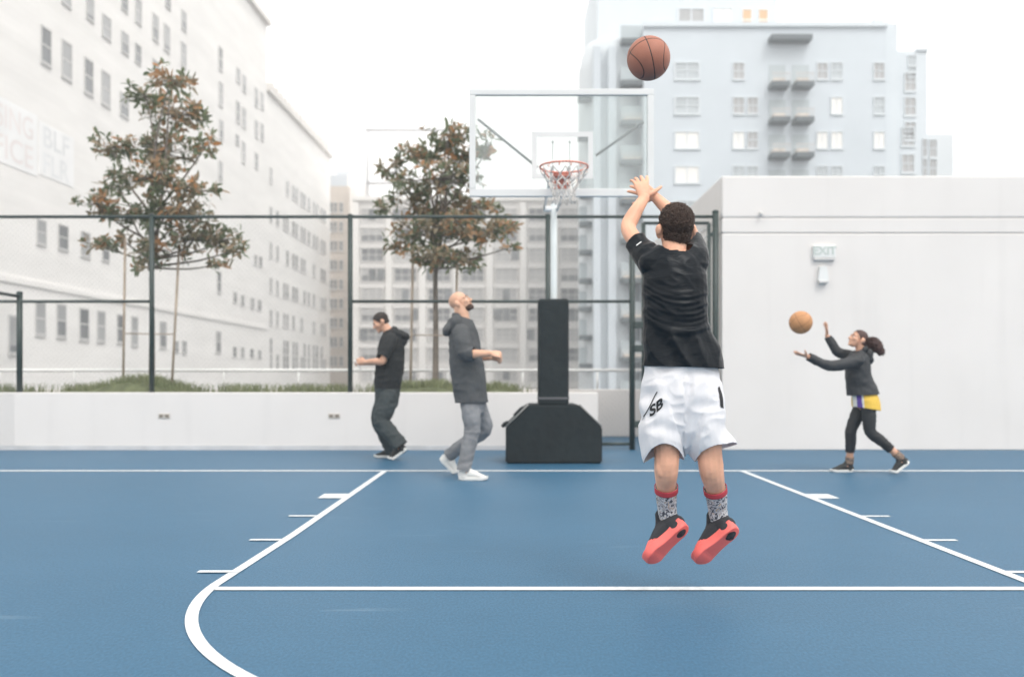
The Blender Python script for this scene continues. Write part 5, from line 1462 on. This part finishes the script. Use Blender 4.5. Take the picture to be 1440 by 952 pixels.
for k in range(900):
    t = rnd.random(); cc = c0_.lerp(c1_, min(1, t*2)) if t < .5 else c1_.lerp(c2_, t*2-1)
    d = V((rnd.gauss(0, 1), rnd.gauss(0, 1), rnd.gauss(0, 1))).normalized(); r = .03+.035*math.sin(math.pi*min(1, t+.15))
    p = cc + d*r; e1 = d.orthogonal().normalized(); e2 = d.cross(e1); a0 = rnd.uniform(0, 6.28); rr_ = rnd.uniform(.006, .012)
    tube(bm, [p + (e1*math.cos(a0+q)+e2*math.sin(a0+q))*rr_ + d*(.009*q/2) + V((.004, 0, -.003))*q for q in (0, .9, 1.8, 2.7, 3.6)], .0016, 4, cap=False)
me2 = to_mesh(bm, 'hair', True, False); link('hair', me2, M_ghair, girl, mb)
bm = bm_new(); tube(bm, [c0_+V((.012*math.cos(q), .032*math.sin(q), .030*math.cos(q)))+V((.008, 0, 0)) for q in [k*math.pi/6 for k in range(13)]], .007, 6); part('hair_tie', bm, M_blk, girl, mb, True)
M_jack = cloth_mat('charcoal_jacket', (.020, .023, .027), .6, 200, .2, .5)
bm = bm_new()
tors = [(1209, 491, .052, .06), (1208, 497, .075, .10), (1207, 503, .104, .145), (1206, 516, .126, .16), (1208, 535, .136, .155), (1212, 550, .158, .165), (1215, 562, .172, .17)]
chain(bm, [Q(x, y) for x, y, a, b in tors], [(a, b) for x, y, a, b in tors], X, 26, 4)
chain(bm, [Q(1205, 507, -.13), Q(1187, 512, -.18), Q(1166, 514.5, -.22), Q(1150, 508, -.245), Q(1136, 501.5, -.26), Q(1131, 499, -.265)], [.074, .062, .052, .047, .040, .038], V((0,0,1)), 18, 4)
chain(bm, [Q(1205, 505, .13), Q(1193, 500, .165), Q(1178, 494.5, .18), Q(1170, 483, .19), Q(1163, 473, .20), Q(1161, 469, .20)], [.072, .060, .052, .046, .038, .036], V((0,1,0)), 18, 4)
ell(bm, Q(1220, 499), (.05, .09, .06)); ell(bm, Q(1222, 506), (.035, .08, .05))
for k in range(9):
    a = math.pi*(.1+.8*k/8); ell(bm, Q(1210, 492)+V((.05*math.sin(a), .062*math.cos(a), 0)), (.028, .028, .034))
me = fuse(bm, .0058, 7); displace(me, folds(.011, 12.0, 6, 9))
cut(me, [(Q(1214, 555), V((.06, 0, -1)).normalized(), Q(1214, 568), .32)])
for a, b2 in ((Q(1137, 502, -.26), Q(1131, 499, -.265)), (Q(1163.5, 474, .20), Q(1161, 469, .20))): cut(me, [(a, (b2-a).normalized(), b2+(b2-a)*.5, .085)])
cut(me, [(Q(1208, 493), V((-.4, 0, 1)).normalized(), Q(1206, 489), .075)])
me = shell(me, .005); link('jacket', me, M_jack, girl, mb)
M_yel = cloth_mat('yellow_mesh', (.70, .46, .07), .8, 240, .06, .3); M_pur = mat('purple_stripe', (.10, .055, .30), .8); M_wst = mat('white_stripe', (.72, .71, .66), .8)
bm = bm_new(); chain(bm, [Q(1213, 551), Q(1216, 562), Q(1218, 573), Q(1218, 586)], [(.115, .125), (.136, .165), (.142, .175), (.14, .175)], X, 24, 4)
me = fuse(bm, .0058, 4); displace(me, folds(.008, 5.0, 8, 5))
cut(me, [(Q(1217, 574.5), V((-.16, 0, -1)).normalized(), Q(1217, 590), .34)])
me = shell(me, .004)
mi = []
for p in me.polygons:
    px = CX + p.center.x*FPX/p.center.y
    py = HY - (p.center.z-CH)*FPX/p.center.y
    q = px - (py-565)*.10
    mi.append(1 if 1205 < q < 1212.5 else (2 if 1199 < q <= 1205 or 1212.5 <= q < 1215 else 0))
o = link('basketball_shorts', me, [M_yel, M_pur, M_wst], girl, mb)
for p, k in zip(me.polygons, mi): p.material_index = k
M_legg = cloth_mat('black_leggings', (.014, .016, .018), .65, 200, .1, .2)
aN, aF = sp_(MN, S3, .048, 0, .105), sp_(MF, S3, .048, 0, .105)
bm = bm_new(); chain(bm, [Q(1217, 556), Q(1217, 565)], [(.09, .12), (.10, .12)], X, 20, 2)
for hip, kn, an in ((Q(1220, 563, -.075), kN, aN), (Q(1214, 563, .075), kF, aF)):
    chain(bm, [hip, hip.lerp(kn, .5), kn, kn.lerp(an, .30), kn.lerp(an, .66), kn.lerp(an, .76)], [.076, .074, .060, .058, .048, .046], X, 16, 4)
me = fuse(bm, .005, 4); displace(me, lambda c, n: .004*ridged(c, (8, 8, 22), 1.0))
for kn, an in ((kN, aN), (kF, aF)):
    p = kn.lerp(an, .66); cut(me, [(p, (an-kn).normalized(), kn.lerp(an, .80), .09)])
me = shell(me, .003); lg = link('leggings', me, M_legg, girl, mb)
M_sck = mat('tan_patterned_sock', (.34, .24, .17), .9, 0, 40, col2=(.10, .08, .08))
for kn, an in ((kN, aN), (kF, aF)):
    bm = bm_new(); chain(bm, [kn.lerp(an, .80), kn.lerp(an, .92), an], [.0455, .0425, .042], X, 18, 3, cap=False)
    me = to_mesh(bm, 'sock', True); me = evaluated(me, [('SOLIDIFY', dict(thickness=.003, offset=1))]); link('sock', me, M_sck, girl, mb)
make_shoe(girl, mb, MN, S3, M_bsh, M_wso, M_bsh, .03, 34, .030); make_shoe(girl, mb, MF, S3, M_bsh, M_wso, M_bsh, .03, 0, .030)
